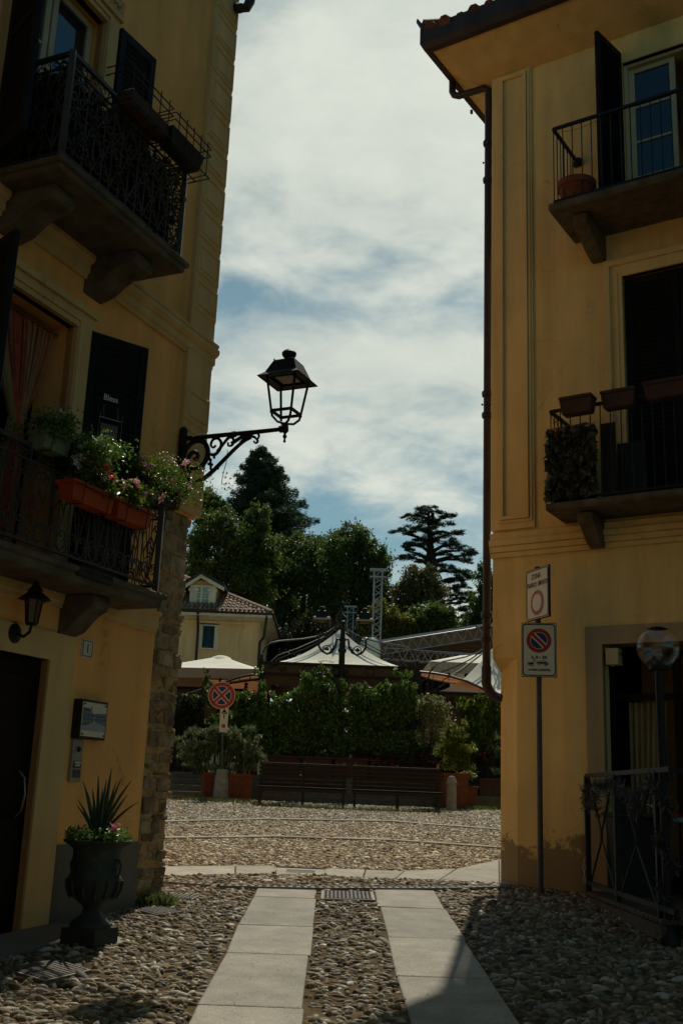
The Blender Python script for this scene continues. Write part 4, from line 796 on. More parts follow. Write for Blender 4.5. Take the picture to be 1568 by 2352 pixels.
def spline(P, k=4):
    P = [Vector(p) for p in P]; out = []
    for i in range(len(P)-1):
        a, b, c, d = P[max(i-1, 0)], P[i], P[i+1], P[min(i+2, len(P)-1)]
        for j in range(k): t = j/k; out.append(tuple(.5*((2*b)+(c-a)*t+(2*a-5*b+4*c-d)*t*t+(3*b-a-3*c+d)*t**3)))
    return out+[tuple(P[-1])]
def wall_lamp():
    f = LFR; A, Z = .33, 4.80; t = thing('wall_street_lamp', 'black wrought iron lantern on a scrolled bracket from the corner house', 'street lamp', f.w(A, .03, 4.4))
    ff = Fr(f.w(A, .03, 0), f.ay, -f.ax); ff.ax *= .93      # a: outward
    m = MB(ff); m.box(0, .03, -.05, .05, 4.16, Z+.02); m.tube([(.03, 0, Z-.12), (.03, 0, Z+.06)], .035, 8); m.ball((.02, 0, Z+.05), .045, 8, 6); m.box(.02, .07, -.035, .035, 4.28, 4.45); m.build('wall_plate', IRON, t, smooth=True)
    L_ = 1.14; zt = Z-.03; m = MB(ff); m.tube([(.02, 0, zt), (L_*.8, 0, zt-.01), (L_+.03, 0, zt-.01)], [.024, .022, .020], 10)
    m.tube([(.60, 0, zt-.01), (.64, 0, zt-.01)], .030, 8); m.tube([(.15, 0, zt-.01), (.18, 0, zt-.01)], .030, 8); m.tube([(L_+.0, 0, zt-.01), (L_+.07, 0, zt-.005)], .034, 8)
    def band(pts, r0, r1):
        pts = spline(pts); r0, r1 = r0*1.1, r1*1.15; n = len(pts); m.tube(pts, [r0+(r1-r0)*i/(n-1) for i in range(n)], 7)
    low = [(.07, 0, zt-.07), (.035, 0, zt-.2), (.04, 0, zt-.33), (.09, 0, zt-.42), (.18, 0, zt-.455), (.28, 0, zt-.435), (.40, 0, zt-.36), (.52, 0, zt-.26), (.64, 0, zt-.16), (.74, 0, zt-.09), (.82, 0, zt-.06)]; band(low, .028, .014)
    m.ball((.46, 0, zt-.33), .018, 6, 4)
    band([(.10, 0, zt-.43), (.11, 0, zt-.52), (.09, 0, zt-.57), (.04, 0, zt-.57), (.03, 0, zt-.53), (.06, 0, zt-.52)], .018, .01)
    band([(.06, 0, zt-.12), (.12, 0, zt-.055), (.2, 0, zt-.035), (.28, 0, zt-.06), (.325, 0, zt-.13), (.325, 0, zt-.21), (.28, 0, zt-.285), (.20, 0, zt-.315), (.13, 0, zt-.285), (.105, 0, zt-.22), (.13, 0, zt-.16), (.18, 0, zt-.145), (.215, 0, zt-.175), (.205, 0, zt-.215), (.175, 0, zt-.215)], .024, .018)
    band([(.10, 0, zt-.30), (.13, 0, zt-.33), (.15, 0, zt-.38), (.11, 0, zt-.41)], .016, .014)
    band([(.30, 0, zt-.10), (.36, 0, zt-.18), (.42, 0, zt-.19), (.47, 0, zt-.14), (.48, 0, zt-.08), (.44, 0, zt-.035), (.38, 0, zt-.04), (.36, 0, zt-.09), (.39, 0, zt-.12), (.42, 0, zt-.10)], .017, .010)
    band([(.44, 0, zt-.165), (.50, 0, zt-.10), (.56, 0, zt-.04), (.61, 0, zt-.045), (.625, 0, zt-.09), (.60, 0, zt-.12), (.565, 0, zt-.115), (.56, 0, zt-.085)], .015, .009)
    band([(.60, 0, zt-.10), (.68, 0, zt-.06), (.76, 0, zt-.03), (.84, 0, zt-.02)], .018, .014); band([(.70, 0, zt-.10), (.78, 0, zt-.05), (.86, 0, zt-.06), (.90, 0, zt-.10), (.88, 0, zt-.12), (.855, 0, zt-.10)], .013, .009); band([(.80, 0, zt-.03), (.88, 0, zt-.02), (.91, 0, zt-.05), (.90, 0, zt-.08)], .014, .008)
    for (x, z) in ((.345, .2), (.37, .24), (.35, .28), (.39, .29), (.41, .22), (.33, .24)): m.ball((x, 0, zt-z), .016, 6, 4)
    m.tube([(.34, 0, zt-.19), (.37, 0, zt-.26), (.38, 0, zt-.34)], .012, 6)
    m.build('bracket', IRON, t, smooth=True)
    lf = Fr(f.w(A, .03+(L_+.06)*.93, Z-.03), f.ay, -f.ax); m = MB(lf); m.lathe([(.0, -.15), (.014, -.135), (.008, -.11), (.022, -.085), (.010, -.06), (.034, -.03), (.03, .02), (.018, .05)], n=10); m.build('finial', IRON, t, smooth=True)
    lantern(lf.at(0, 0, .03), .425, .445, t)
    m = MB(); q = ff.w(.56, 0, zt-.16); m.tube([q, (q.x-.004, q.y, q.z-.12), (q.x-.03, q.y, q.z-.26), (q.x-.035, q.y, q.z-.34)], .0035, 5); m.build('dangling_wire', BLACKP, t)
wall_lamp()
def twin_lamp():
    Y = 30.0; b = at(783, 1560, Y); g = TZ; t = thing('twin_street_lamp', 'black lamp post with two square lanterns on scrolled arms, before the white marquee', 'street lamp', (b.x, Y, g))
    top = at(783, 1427, Y).z; f = Fr((b.x, Y, 0), (1, 0, 0), (0, 1, 0)); m = MB(f); m.lathe([(.16, g), (.16, g+.3), (.10, g+.4), (.09, 2.6), (.085, top-.9), (.12, top-.85), (.12, top-.78), (.085, top-.75), (.085, top-.55), (.10, top-.5), (.07, top-.45), (.06, top-.1), (.08, top-.06), (.06, top), (0, top+.03)], n=12); m.build('pole', IRON, t, smooth=True)
    for s in (-1, 1):
        m = MB(f); z = top
        m.tube([(s*.07, 0, z-.52), (s*.16, 0, z-.50), (s*.17, 0, z-.56), (s*.19, 0, z-.72), (s*.28, 0, z-.87), (s*.42, 0, z-.93), (s*.56, 0, z-.86), (s*.65, 0, z-.73), (s*.66, 0, z-.58), (s*.64, 0, z-.52)], .03, 6); m.tube([(s*(.42+.11*math.cos(a)), 0, z-.80+.11*math.sin(a)) for a in [k*math.pi/7 for k in range(14)]], .015, 5, True)
        for k in range(3): m.ball((s*(.40+.03*k), 0, z-.80+.03*(k % 2)), .04, 6, 4)
        m.tube([(s*.3, 0, z-.83), (s*.25, 0, z-.72), (s*.19, 0, z-.70)], .015, 5); m.build('arm', IRON, t, smooth=True)
        lantern(Fr((b.x+s*.60, Y, z-.54), (1, .0, 0), (0, 1, 0)), .50, .60, t, True)
twin_lamp()

# ------------------------------------------------------------------ gazebos, parasol, awnings
def canopy(mb, f, hw, H, pw=1.7, n=10, m=8, sag=.06):
    rings = []
    for i in range(n+1):
        t = max(i/n, .012); z = H*(1-t)**pw; ring = []
        for sx, sy, dx, dy in ((-1, -1, 1, 0), (1, -1, 0, 1), (1, 1, -1, 0), (-1, 1, 0, -1)):
            for k in range(m): q = k/m; s = sag*4*q*(1-q)*t*(1-t)*2; ring.append(mb.p((sx+2*dx*q)*hw*t, (sy+2*dy*q)*hw*t, z-s*H))
        rings.append(ring)
    for A, B in zip(rings, rings[1:]):
        for k in range(len(A)): mb.face([A[k], A[(k+1) % len(A)], B[(k+1) % len(A)], B[k]])
def gazebo(lab, c, hw, ze, H, post_to, yaw=0.0, frame=True, printed=False, group=None):
    t = thing('gazebo', lab, 'gazebo', (c[0], c[1], post_to), group); f = Fr((c[0], c[1], ze), (1, 0, 0), (0, 1, 0)).yaw(yaw)
    m = MB(f); canopy(m, f, hw*.985, H); can = m.build('canopy', CANVAS, t, smooth=True, recalc=False)
    m = MB(f)
    for a, b in (((-1, -1), (1, -1)), ((1, -1), (1, 1)), ((1, 1), (-1, 1)), ((-1, 1), (-1, -1))): m.hexa([(a[0]*hw*.97, a[1]*hw*.97, -.62), (b[0]*hw*.97, b[1]*hw*.97, -.62), (b[0]*hw*.965, b[1]*hw*.965, -.62), (a[0]*hw*.965, a[1]*hw*.965, -.62), (a[0]*hw*.97, a[1]*hw*.97, -.03), (b[0]*hw*.97, b[1]*hw*.97, -.03), (b[0]*hw*.965, b[1]*hw*.965, -.03), (a[0]*hw*.965, a[1]*hw*.965, -.03)])
    m.build('valance', CANVASB, can)
    m = MB(f)
    for z_, w_ in ((0, .07), (-.30, .06)):
        for a, b in (((-1, -1), (1, -1)), ((1, -1), (1, 1)), ((1, 1), (-1, 1)), ((-1, 1), (-1, -1))): m.bar((a[0]*hw, a[1]*hw, z_), (b[0]*hw, b[1]*hw, z_), w_)
    for side in (-1, 1):
        fs = Fr(f.w(0, side*hw, 0), f.ax, f.ay); o = m.fr; m.fr = fs
        for k in range(-2, 3):
            a_ = k*hw*.4
            if k % 2: m.tube([(a_+.12*math.cos(q), 0, -.15+.12*math.sin(q)) for q in [i*math.pi/7 for i in range(14)]], .013, 5, True)
            else: m.tube([p for p in scroll(a_-.14, -.12, .10, 1.2, 0, 1, 0, 12)], .013, 5); m.tube(scroll(a_+.22, -.14, .08, 1.2, math.pi, 1, 0, 12), .013, 5); m.tube([(a_-.05, 0, -.05), (a_+.15, 0, -.24)], .013, 5)
        m.fr = o
    for sx in (-1, 1):
        for sy in (-1, 1):
            m.bar((sx*hw, sy*hw, post_to-ze), (sx*hw, sy*hw, .12), .11); m.ball((sx*hw, sy*hw, .18), .06, 6, 4)
            if frame:
                P_ = [(1, 0), (.995, .10), (.965, .24), (.90, .36), (.80, .43), (.66, .49), (.5, .56), (.33, .66), (.18, .80), (.08, .94), (.02, 1.10)]
                m.tube([(sx*hw*r, sy*hw*r, .1+z*H) for r, z in P_], .022, 6); m.tube([(sx*hw*.9, sy*hw*.9, .02), (sx*hw*.8, sy*hw*.8, .2*H), (sx*hw*.55, sy*hw*.55, .42*H), (sx*hw*.2, sy*hw*.2, .78*H)], .014, 5)
    if frame:
        for k in range(4): a = k*math.pi/2+math.pi/4; m.tube([(.06*math.cos(a), .06*math.sin(a), H*1.15), (.20*math.cos(a), .20*math.sin(a), H*1.2), (.22*math.cos(a), .22*math.sin(a), H*1.26), (.1*math.cos(a), .1*math.sin(a), H*1.33), (0, 0, H*1.45)], .018, 5)
        m.lathe([(.05, 0), (.03, .5), (.0, .62)], 0, 0, H*1.1, 8)
    m.build('iron_frame', IRON, t, smooth=True); return t, f, can
Yc = 32.6; fl, fr2 = at(600, 1524, 30.4), at(957, 1532, 30.4); ap = at(783, 1445, Yc); hw_ = (fr2.x-fl.x)/2
tg, tf, tcan = gazebo('large cream pagoda gazebo with black arched frame behind the hedge', ((fl.x+fr2.x)/2, Yc), hw_, (fl.z+fr2.z)/2, ap.z-(fl.z+fr2.z)/2, TZ)
def tent_print():
    # faded lettering and emblem lie on the front slope of the canopy
    H = ap.z-(fl.z+fr2.z)/2; t = .74; z = H*(1-t)**1.7; sl = Vector((0, hw_*.985, H*1.7*(1-t)**.7)).normalized(); nrm = Vector((0, -sl.z, sl.y))
    o = tf.w(0, -hw_*.985*t, z) + nrm*.05; f = Fr(o, (1, 0, 0), nrm, sl); f.ay = nrm
    text('VISCONTI', f, -.12, -.02, 0, .28, INK, tcan, squeeze=.8, ext=.002); m = MB(f)
    for k in range(7):
        a = rad(18+24*k); m.prism([(-.36+.10*math.cos(a-.1), .16+.10*math.sin(a-.1)), (-.36+.24*math.cos(a-.12), .16+.24*math.sin(a-.12)), (-.36+.24*math.cos(a+.12), .16+.24*math.sin(a+.12)), (-.36+.10*math.cos(a+.1), .16+.10*math.sin(a+.1))], 'b', 0, .002)
    m.build('sunburst_emblem', INK, tcan)
tent_print()
gazebo('white pagoda gazebo at the right edge, peak hidden behind the downpipe', (at(1150, 1600, 33).x, 33.2), 2.45, at(1140, 1612, 33).z, 1.95, TZ)
gazebo('low white gazebo on the left, half hidden under the cream parasol', (at(402, 1590, 36).x, 36.5), 2.5, at(420, 1592, 36).z, 1.1, TZ, frame=False)
def far_marquee():
    c = at(1072, 1530, 39); t = thing('far_marquee', 'pale flat marquee behind the right gazebo', 'marquee', (c.x, 39.5, TZ)); f = Fr((c.x, 39.5, c.z), (1, 0, 0), (0, 1, 0))
    m = MB(f); m.hexa([(-1.45, -1.5, 0), (2.6, -1.5, 0), (2.6, 1.5, 0), (-1.45, 1.5, 0), (-.2, -.2, .42), (2.0, -.2, .62), (2.0, .2, .62), (-.2, .2, .42)]); m.build('roof', CANVAS, t)
    m = MB(f); m.box(-1.4, 2.55, -1.46, -1.42, -.38, -.005); m.build('valance', CONC, t); m = MB(f); m.box(-.7, -.2, -1.4, -1.3, -2.6, -.38); m.build('post', WFRAME, t); m = MB(f); m.box(.9, 1.3, -1.4, -1.3, -2.6, -.38); m.build('post', WFRAME, t)
far_marquee()
def parasol():
    Y = 34.5; c = at(509, 1505, Y); t = thing('cream_parasol', 'big cream parasol with orange lining left of the pagoda gazebo', 'parasol', (c.x, Y, TZ)); zt = c.z; hw = 1.82; f = Fr((c.x, Y, zt-.62), (.985, -.17, 0), (.17, .985, 0))
    m = MB(f); canopy(m, f, hw, .60, 1.15, 8, 8, .03); can = m.build('canopy', CANVAS, t, smooth=True, recalc=False)
    m = MB(f)
    for a, b in (((-1, -1), (1, -1)), ((1, -1), (1, 1)), ((-1, 1), (-1, -1))): m.poly([(a[0]*hw, a[1]*hw, 0), (b[0]*hw, b[1]*hw, 0), (b[0]*hw*.99, b[1]*hw*.99, -.30), (a[0]*hw*.99, a[1]*hw*.99, -.30)])
    m.build('valance', cloth('parasol_valance', (.50, .38, .28), .25), can, recalc=False)
    m = MB(f); m.poly([(hw, hw, -.02), (-hw, hw, -.02), (-hw, hw*.99, -.44), (hw, hw*.99, -.44)]); canopy(m, f.at(0, 0, -.03), hw*.985, .55, 1.15, 6, 6, .03); m.build('lining', ORANGE, can, recalc=False)
    m = MB(f); m.lathe([(.36, .47), (.28, .55), (.14, .60), (.02, .61)], 0, 0, .0, 12, cap=False); m.build('vent_cap', CANVAS, can, smooth=True, recalc=False)
    m = MB(f); m.tube([(0, 0, TZ-zt+.62), (0, 0, .6)], .035, 8)
    for k in range(8): a = k*math.pi/4+math.pi/4; r = hw*(1.38 if k % 2 == 0 else 1.0); m.tube([(0, 0, .52), (r*.96*math.cos(a), r*.96*math.sin(a), -.02)], .012, 4)
    m.build('pole', IRON, t)
    m = MB(f); m.lathe([(.0, 0), (.05, .02), (.08, .10), (.02, .12)], -.30, -.4, -.33, 8); m.tube([(-.3, -.4, -.2), (-.26, -.4, .1)], .008, 4); m.build('hanging_lamp', COPPER, t)
parasol()
def awning(lab, pts_top, pts_bot, Y0, Y1, n=7):
    a = [at(x, y, Y0) for x, y in pts_top]; b = [at(x, y, Y1) for x, y in pts_bot]; t = thing('orange_awning', lab, 'awning', ((a[0]+b[-1])/2).to_tuple()[:2]+(TZ,), 'orange arched awnings between the gazebos')
    m = MB()
    for i in range(len(a)-1): m.poly([a[i], a[i+1], b[i+1], b[i]])
    m.build('fabric', ORANGE, t, recalc=False)
    m = MB(); m.tube(a, .035, 6); m.tube(b, .03, 6)
    for i in range(len(a)): m.tube([a[i], b[i]], .018, 5)
    for p in (a[0], b[0], a[-1], b[-1]): m.bar((p.x, p.y, TZ), tuple(p), .07)
    m.build('awning_frame', COPPER, t)
awning('orange awning strip sloping down to the right gazebo', [(964, 1543), (995, 1546), (1030, 1552), (1070, 1564), (1105, 1580), (1130, 1595)], [(966, 1552), (995, 1560), (1030, 1567), (1070, 1573), (1095, 1578), (1120, 1588)], 31.2, 33.2)
awning('orange awning strip arching down left of the pagoda gazebo', [(600, 1549), (575, 1550), (550, 1555), (530, 1562), (500, 1575), (460, 1585), (420, 1598)], [(598, 1560), (575, 1563), (550, 1566), (530, 1569), (500, 1580), (460, 1590), (420, 1603)], 31.2, 32.8)
def fence_panel():
    m = MB(); a, b = at(400, 1640, 31), at(470, 1640, 31); t = thing('terrace_screen', 'dark low screen under the left white gazebo', 'screen', (a.x, 31, TZ)); m.box(a.x-2, b.x, 31, 31.04, TZ, at(430, 1595, 31).z); m.build('panel', CANVASB, t); p = at(466, 1585, 31); m = MB(); m.bar((p.x, 30.95, TZ), (p.x, 30.95, at(430, 1578, 31).z), .07); m.lathe([(.05, 0), (.06, .04), (.03, .10), (0, .18)], p.x, 30.95, at(430, 1578, 31).z, 8); m.build('post', IRON, t)
fence_panel()
# ------------------------------------------------------------------ stage
def truss(m, p0, p1, w, up=(0, 0, 1), bays=None, r=.03):
    p0, p1 = Vector(p0), Vector(p1); d = (p1-p0); L_ = d.length; d.normalize(); s = d.cross(Vector(up)); s.normalize(); u = s.cross(d); n = bays or max(2, round(L_/w)); c = [(-1, -1), (1, -1), (1, 1), (-1, 1)]
    for a, b in c: o = s*a*w/2+u*b*w/2; m.tube([p0+o, p1+o], r, 6)
    for k in range(4):
        a, b = c[k], c[(k+1) % 4]
        for i in range(n): q0, q1 = p0+d*(L_*i/n), p0+d*(L_*(i+1)/n); x, y = (a, b) if i % 2 else (b, a); m.tube([q0+s*x[0]*w/2+u*x[1]*w/2, q1+s*y[0]*w/2+u*y[1]*w/2], r*.6, 5)
def stage():
    Y = 46; c = at(1000, 1600, Y); t = thing('open_air_stage', 'open air stage with aluminium trusses and a sloping canopy behind the gazebos', 'stage', (c.x, Y, 1.9))
    for (x, yt, yb, wd_, Yt) in ((861, 1312, 1560, 23, 45.0), (799, 1396, 1560, 17, 56.0)):
        a, b = at(x, yt, Yt), at(x, yb, Yt); w = wd_*Yt/FPX; m = MB(); truss(m, (b.x, Yt, 2.0), (b.x, Yt, a.z), w*.8, (0, 1, 0), int((a.z-2)/(w*.62))); m.box(b.x-w*.85, b.x+w*.85, Yt-w*.4, Yt+w*.4, a.z, a.z+.10); m.box(b.x-w*.85, b.x+w*.85, Yt-w*.5, Yt+w*.5, a.z-.30, a.z-.24); m.box(b.x-w*.5, b.x-w*.42, Yt-w*.4, Yt+w*.4, a.z-.3, a.z+.0); m.box(b.x+w*.42, b.x+w*.5, Yt-w*.4, Yt+w*.4, a.z-.3, a.z+.0); m.build('truss_tower', STEEL, t)
    m = MB(); a, b = at(880, 1502, Y), at(1200, 1524, Y); truss(m, a, b, .46, (0, 1, 0), 22, .03); m.build('front_truss', STEEL, t)
    m = MB(); a, b = at(868, 1474, Y), at(1200, 1422, Y); truss(m, a+Vector((0, 0, -.35)), b+Vector((0, 0, -.35)), .5, (0, 1, 0), 26, .025); m.bar(a, b, .12); m.build('roof_truss', STEEL, t)
    m = MB(); u = Vector((0, 8, -.6)); m.hexa([a+Vector((0, 0, -.62)), b+Vector((0, 0, -.62)), b+u+Vector((0, 0, -.62)), a+u+Vector((0, 0, -.62)), a+Vector((0, .02, -.10)), b+Vector((0, .02, -.10)), b+u, a+u]); m.build('roof_canopy', M('stage_canvas', (.20, .13, .075), .85, .3, 2), t)
    m = MB(); p, q = at(845, 1540, 52), at(1260, 1540, 52); m.box(p.x, q.x, 52, 52.1, 1.8, at(1000, 1490, 52).z); m.build('backdrop', SHUT, t)
    m = MB(); p = at(1130, 1440, 45.5); m.box(p.x-.7, p.x+.6, 45.2, 45.6, at(1130, 1445, 45.5).z, at(1130, 1438, 45.5).z); m.build('light_bar', STEEL, t)
    m = MB(); p = at(865, 1490, 44.6); m.lathe([(.42, -.5), (.46, -.1), (.35, .35), (.2, .45)], p.x-.3, 44.6, p.z, 8); m.build('cloth_wrap', CANVAS, t, smooth=True)
stage()
# ------------------------------------------------------------------ house across the piazza
def far_house():
    Y = 46.0; A, Bq = at(330, 1412, Y), at(603, 1424, Y-.6); t = thing('villa', 'pale yellow villa with tiled hip roof and dormer beyond the piazza', 'house', ((A.x+Bq.x)/2, Y, 1.9))
    ze = at(510, 1409, Y).z; x1 = Bq.x-.18; x0 = A.x-4; w = plaster('villa_plaster', (.82, .54, .25)); tr = plaster('villa_trim', (.72, .64, .45)); g = 1.5
    m = MB(); m.box(x0, x1, Y, Y+9, g, ze-.02); m.build('wall', w, t)
    m = MB(); m.box(x1-.75, x1+.02, Y-.04, Y, g, ze-.42); m.box(x0, x1+.06, Y-.09, Y, ze-.46, ze-.36); m.box(x0, x1+.03, Y-.05, Y, ze-.51, ze-.46); m.build('corner_trim', w, t)
    m = MB(); ov = .55; m.hexa([(x0, Y, ze-.32), (x1, Y, ze-.32), (x1, Y+9, ze-.32), (x0, Y+9, ze-.32), (x0, Y-ov, ze-.04), (x1+ov, Y-ov, ze-.04), (x1+ov, Y+9, ze-.04), (x0, Y+9, ze-.04)]); m.box(x0, x1+ov+.02, Y-ov-.02, Y-ov, ze-.2, ze-.0); m.build('eaves', tr, t)
    # roof: front slope and hip, covered with rolls
    sl = .50; D = 4.6; xr = x1+ov-D/1.0; zr = ze+D*sl
    m = MB(); e0, e1, e2 = (x0, Y-ov, ze), (x1+ov, Y-ov, ze), (x1+ov, Y+9, ze); r0, r1 = (x0, Y-ov+D, zr), (xr, Y-ov+D, zr); m.poly([e0, e1, r1, r0]); m.poly([e1, e2, (xr, Y+9-D+ov, zr), r1]); m.poly([(x0, Y-ov, ze), r0, (x0, Y+9, ze)]); m.poly([r0, r1, (xr, Y+9-D+ov, zr), (x0, Y+9-D+ov, zr)]); ro = m.build('roof', TILE2, t)
    m = MB(); x = x0+4.2; k = 0
    while x < x1+ov-.05:
        run = min(D, max(0, (x1+ov-x))); ns = max(1, int(run/.33))
        for i in range(ns):
            d0, d1 = run*i/ns, run*(i+1)/ns+.03; m.tube([(x, Y-ov+d0, ze+d0*sl+.06), (x, Y-ov+d1, ze+d1*sl+.02)], [.088, .066], 6)
        x += .19
    m.tube([(x1+ov, Y-ov, ze+.05), (xr, Y-ov+D, zr+.05)], .12, 6); m.build('tile_roll', TILE2, ro)
    m = MB(); m.tube([(x0, Y-ov-.05, ze-.02), (x1+ov+.05, Y-ov-.05, ze-.02), (x1+ov+.05, Y+9, ze-.02)], .07, 6); m.build('gutter', COPPER, t)
    p = at(452, 1500, Y); m = MB(); m.tube([(p.x, Y-ov-.05, ze-.05), (p.x, Y-.1, ze-.8), (p.x, Y-.1, g)], .06, 6); m.build('downpipe', COPPER, t); m = MB(); m.tube([(x1+ov-.2, Y-ov, ze-.1), (x1+ov-.3, Y-.3, ze-1.0), (x1+.08, Y-.08, ze-1.2), (x1+.08, Y-.08, g)], .06, 6); m.build('downpipe', COPPER, t)
    # dormer
    dx0, dx1 = at(428, 1370, Y).x, at(500, 1370, Y).x; zb, zt, za = at(460, 1395, Y).z, at(500, 1345, Y).z, at(461, 1322, Y).z; yf = Y+.25; mx_ = at(461, 1330, Y).x
    m = MB(); m.prism([(dx0+.1, zb-.4), (dx1-.1, zb-.4), (dx1-.1, zt+.1), (mx_, za-.15), (dx0+.1, zt+.1)], 'b', yf, yf+3.2); dm = m.build('dormer', plaster('dormer_plaster', (.56, .34, .17)), t)
    m = MB(); o = .18
    for s, xe in ((-1, dx0-o), (1, dx1+o+.08)): m.hexa([(mx_, yf-.25, za-.10), (xe, yf-.25, zt-.22), (xe, yf-.12, zt-.22), (mx_, yf-.12, za-.10), (mx_, yf-.25, za+.06), (xe, yf-.25, zt-.06), (xe, yf-.12, zt-.06), (mx_, yf-.12, za+.06)])
    for xx in (dx0+.12, dx1-.42): m.box(xx, xx+.30, yf-.07, yf, zb-.1, zt+.02); m.box(xx-.06, xx+.36, yf-.11, yf, zt-.25, zt-.12)
    m.build('dormer_trim', tr, dm)
    m = MB()
    for s, xe in ((-1, dx0-o-.05), (1, dx1+o+.1)): m.hexa([(mx_, yf-.32, za+.07), (xe, yf-.32, zt-.05), (xe, yf+3.2, zt-.05), (mx_, yf+3.2, za+.07), (mx_, yf-.32, za+.19), (xe, yf-.32, zt+.07), (xe, yf+3.2, zt+.07), (mx_, yf+3.2, za+.19)])
    m.build('dormer_roof', COPPER, dm)
    wx0, wx1, wz0, wz1 = at(444, 1370, Y).x, at(478, 1370, Y).x, at(461, 1386, Y).z, at(461, 1346, Y).z
    m = MB(); m.box(wx0-.05, wx1+.05, yf-.06, yf, wz0-.08, wz0); m.box(wx0-.07, wx0, yf-.06, yf, wz0, wz1); m.box(wx1, wx1+.07, yf-.06, yf, wz0, wz1); m.box(wx0-.07, wx1+.07, yf-.06, yf, wz1, wz1+.08); xm = (wx0+wx1)/2; m.box(xm-.05, xm+.05, yf-.05, yf, wz0, wz1)
    for k in (1, 2): z = wz0+(wz1-wz0)*k/3; m.box(wx0, wx1, yf-.045, yf, z-.015, z+.015)
    wn = m.build('window', tr, t); m = MB(); m.box(wx0, wx1, yf-.02, yf-.005, wz0, wz1); m.build('pane', M('curtained_glass', (.26, .34, .33), .3, .3, 8, spec=.6, streak=True), wn)
    # shuttered window
    sx0, sx1, sz0, sz1 = at(465, 1470, Y).x, at(492, 1470, Y).x, at(480, 1488, Y).z, at(480, 1438, Y).z
    m = MB(); m.box(sx0-.16, sx0, Y-.05, Y, sz0-.02, sz1+.16); m.box(sx1, sx1+.16, Y-.05, Y, sz0-.02, sz1+.16); m.box(sx0, sx1, Y-.05, Y, sz1, sz1+.16); m.box(sx0-.2, sx1+.2, Y-.1, Y, sz0-.08, sz0-.02); m.build('window_surround', tr, t)
    sm = M('blue_shutter', (.012, .04, .055), .6, .2, 5); f = Fr((sx0, Y-.02, sz0), (1, 0, 0), (0, -1, 0)); hw = (sx1-sx0)/2
    for k in (0, 1): louvre_leaf(f.at(k*hw+.005, 0, 0), hw-.01, sz1-sz0, t, 'shutter', .04, 16, sm)
far_house()
# =================================================================== TREES
def tree(lab, name, Y, blobs, base_px, leaf, mat, group=None, nl=11000, tr=.28, depth=1.0, spread_sub=.26):
    """crown of many leaf clumps; blobs: (px, py, rx_px, ry_px, weight)"""
    s = Y/FPX; b = at(base_px, 1500, Y); zg = gz(Y); t = thing(name, lab, 'tree', (b.x, Y, zg), group); P = []; tot = sum(q[4]*q[2]*q[3] for q in blobs)
    m = MB(); cs = []
    for (px, py, rx, ry, w) in blobs:
        c = at(px, py, Y+RNG.uniform(-.5, .5)*rx*s); r = (rx*s, min(rx, ry)*s*depth, ry*s); n = int(1.7*nl*w*rx*ry/tot); P.append(blob(c, r, n, k=max(14, int(n/45)), shell=.35, sub=spread_sub)); cs.append((c, r))
    leaves('crown', np.concatenate(P), leaf*.76, mat, t)
    top = max(cs, key=lambda q: q[0].z)[0]; trunk(m, [(b.x, Y, zg-.2), (b.x+.1, Y, zg+2), (b.x*.5+top.x*.5, Y+.1, (zg+top.z)/2), (top.x, top.y, top.z+.3)], tr, tr*.25)
    for c, r in cs:
        z0 = max(zg+1.5, c.z-r[2]*1.2); trunk(m, [(b.x+(c.x-b.x)*.15, Y, z0), (b.x+(c.x-b.x)*.6, (Y+c.y)/2, (z0+c.z)/2+.2), (c.x, c.y, c.z+.2)], tr*.4, tr*.12, 5)
        for k in range(5):
            d = RNG.normal(size=3); d /= np.linalg.norm(d); trunk(m, [tuple(c), (c.x+d[0]*r[0]*.45, c.y+d[1]*r[1]*.45, c.z+abs(d[2])*r[2]*.3), (c.x+d[0]*r[0]*.85, c.y+d[1]*r[1]*.85, c.z+d[2]*r[2]*.75)], tr*.12, tr*.03, 4)
    m.build('trunk', BARK, t); return t
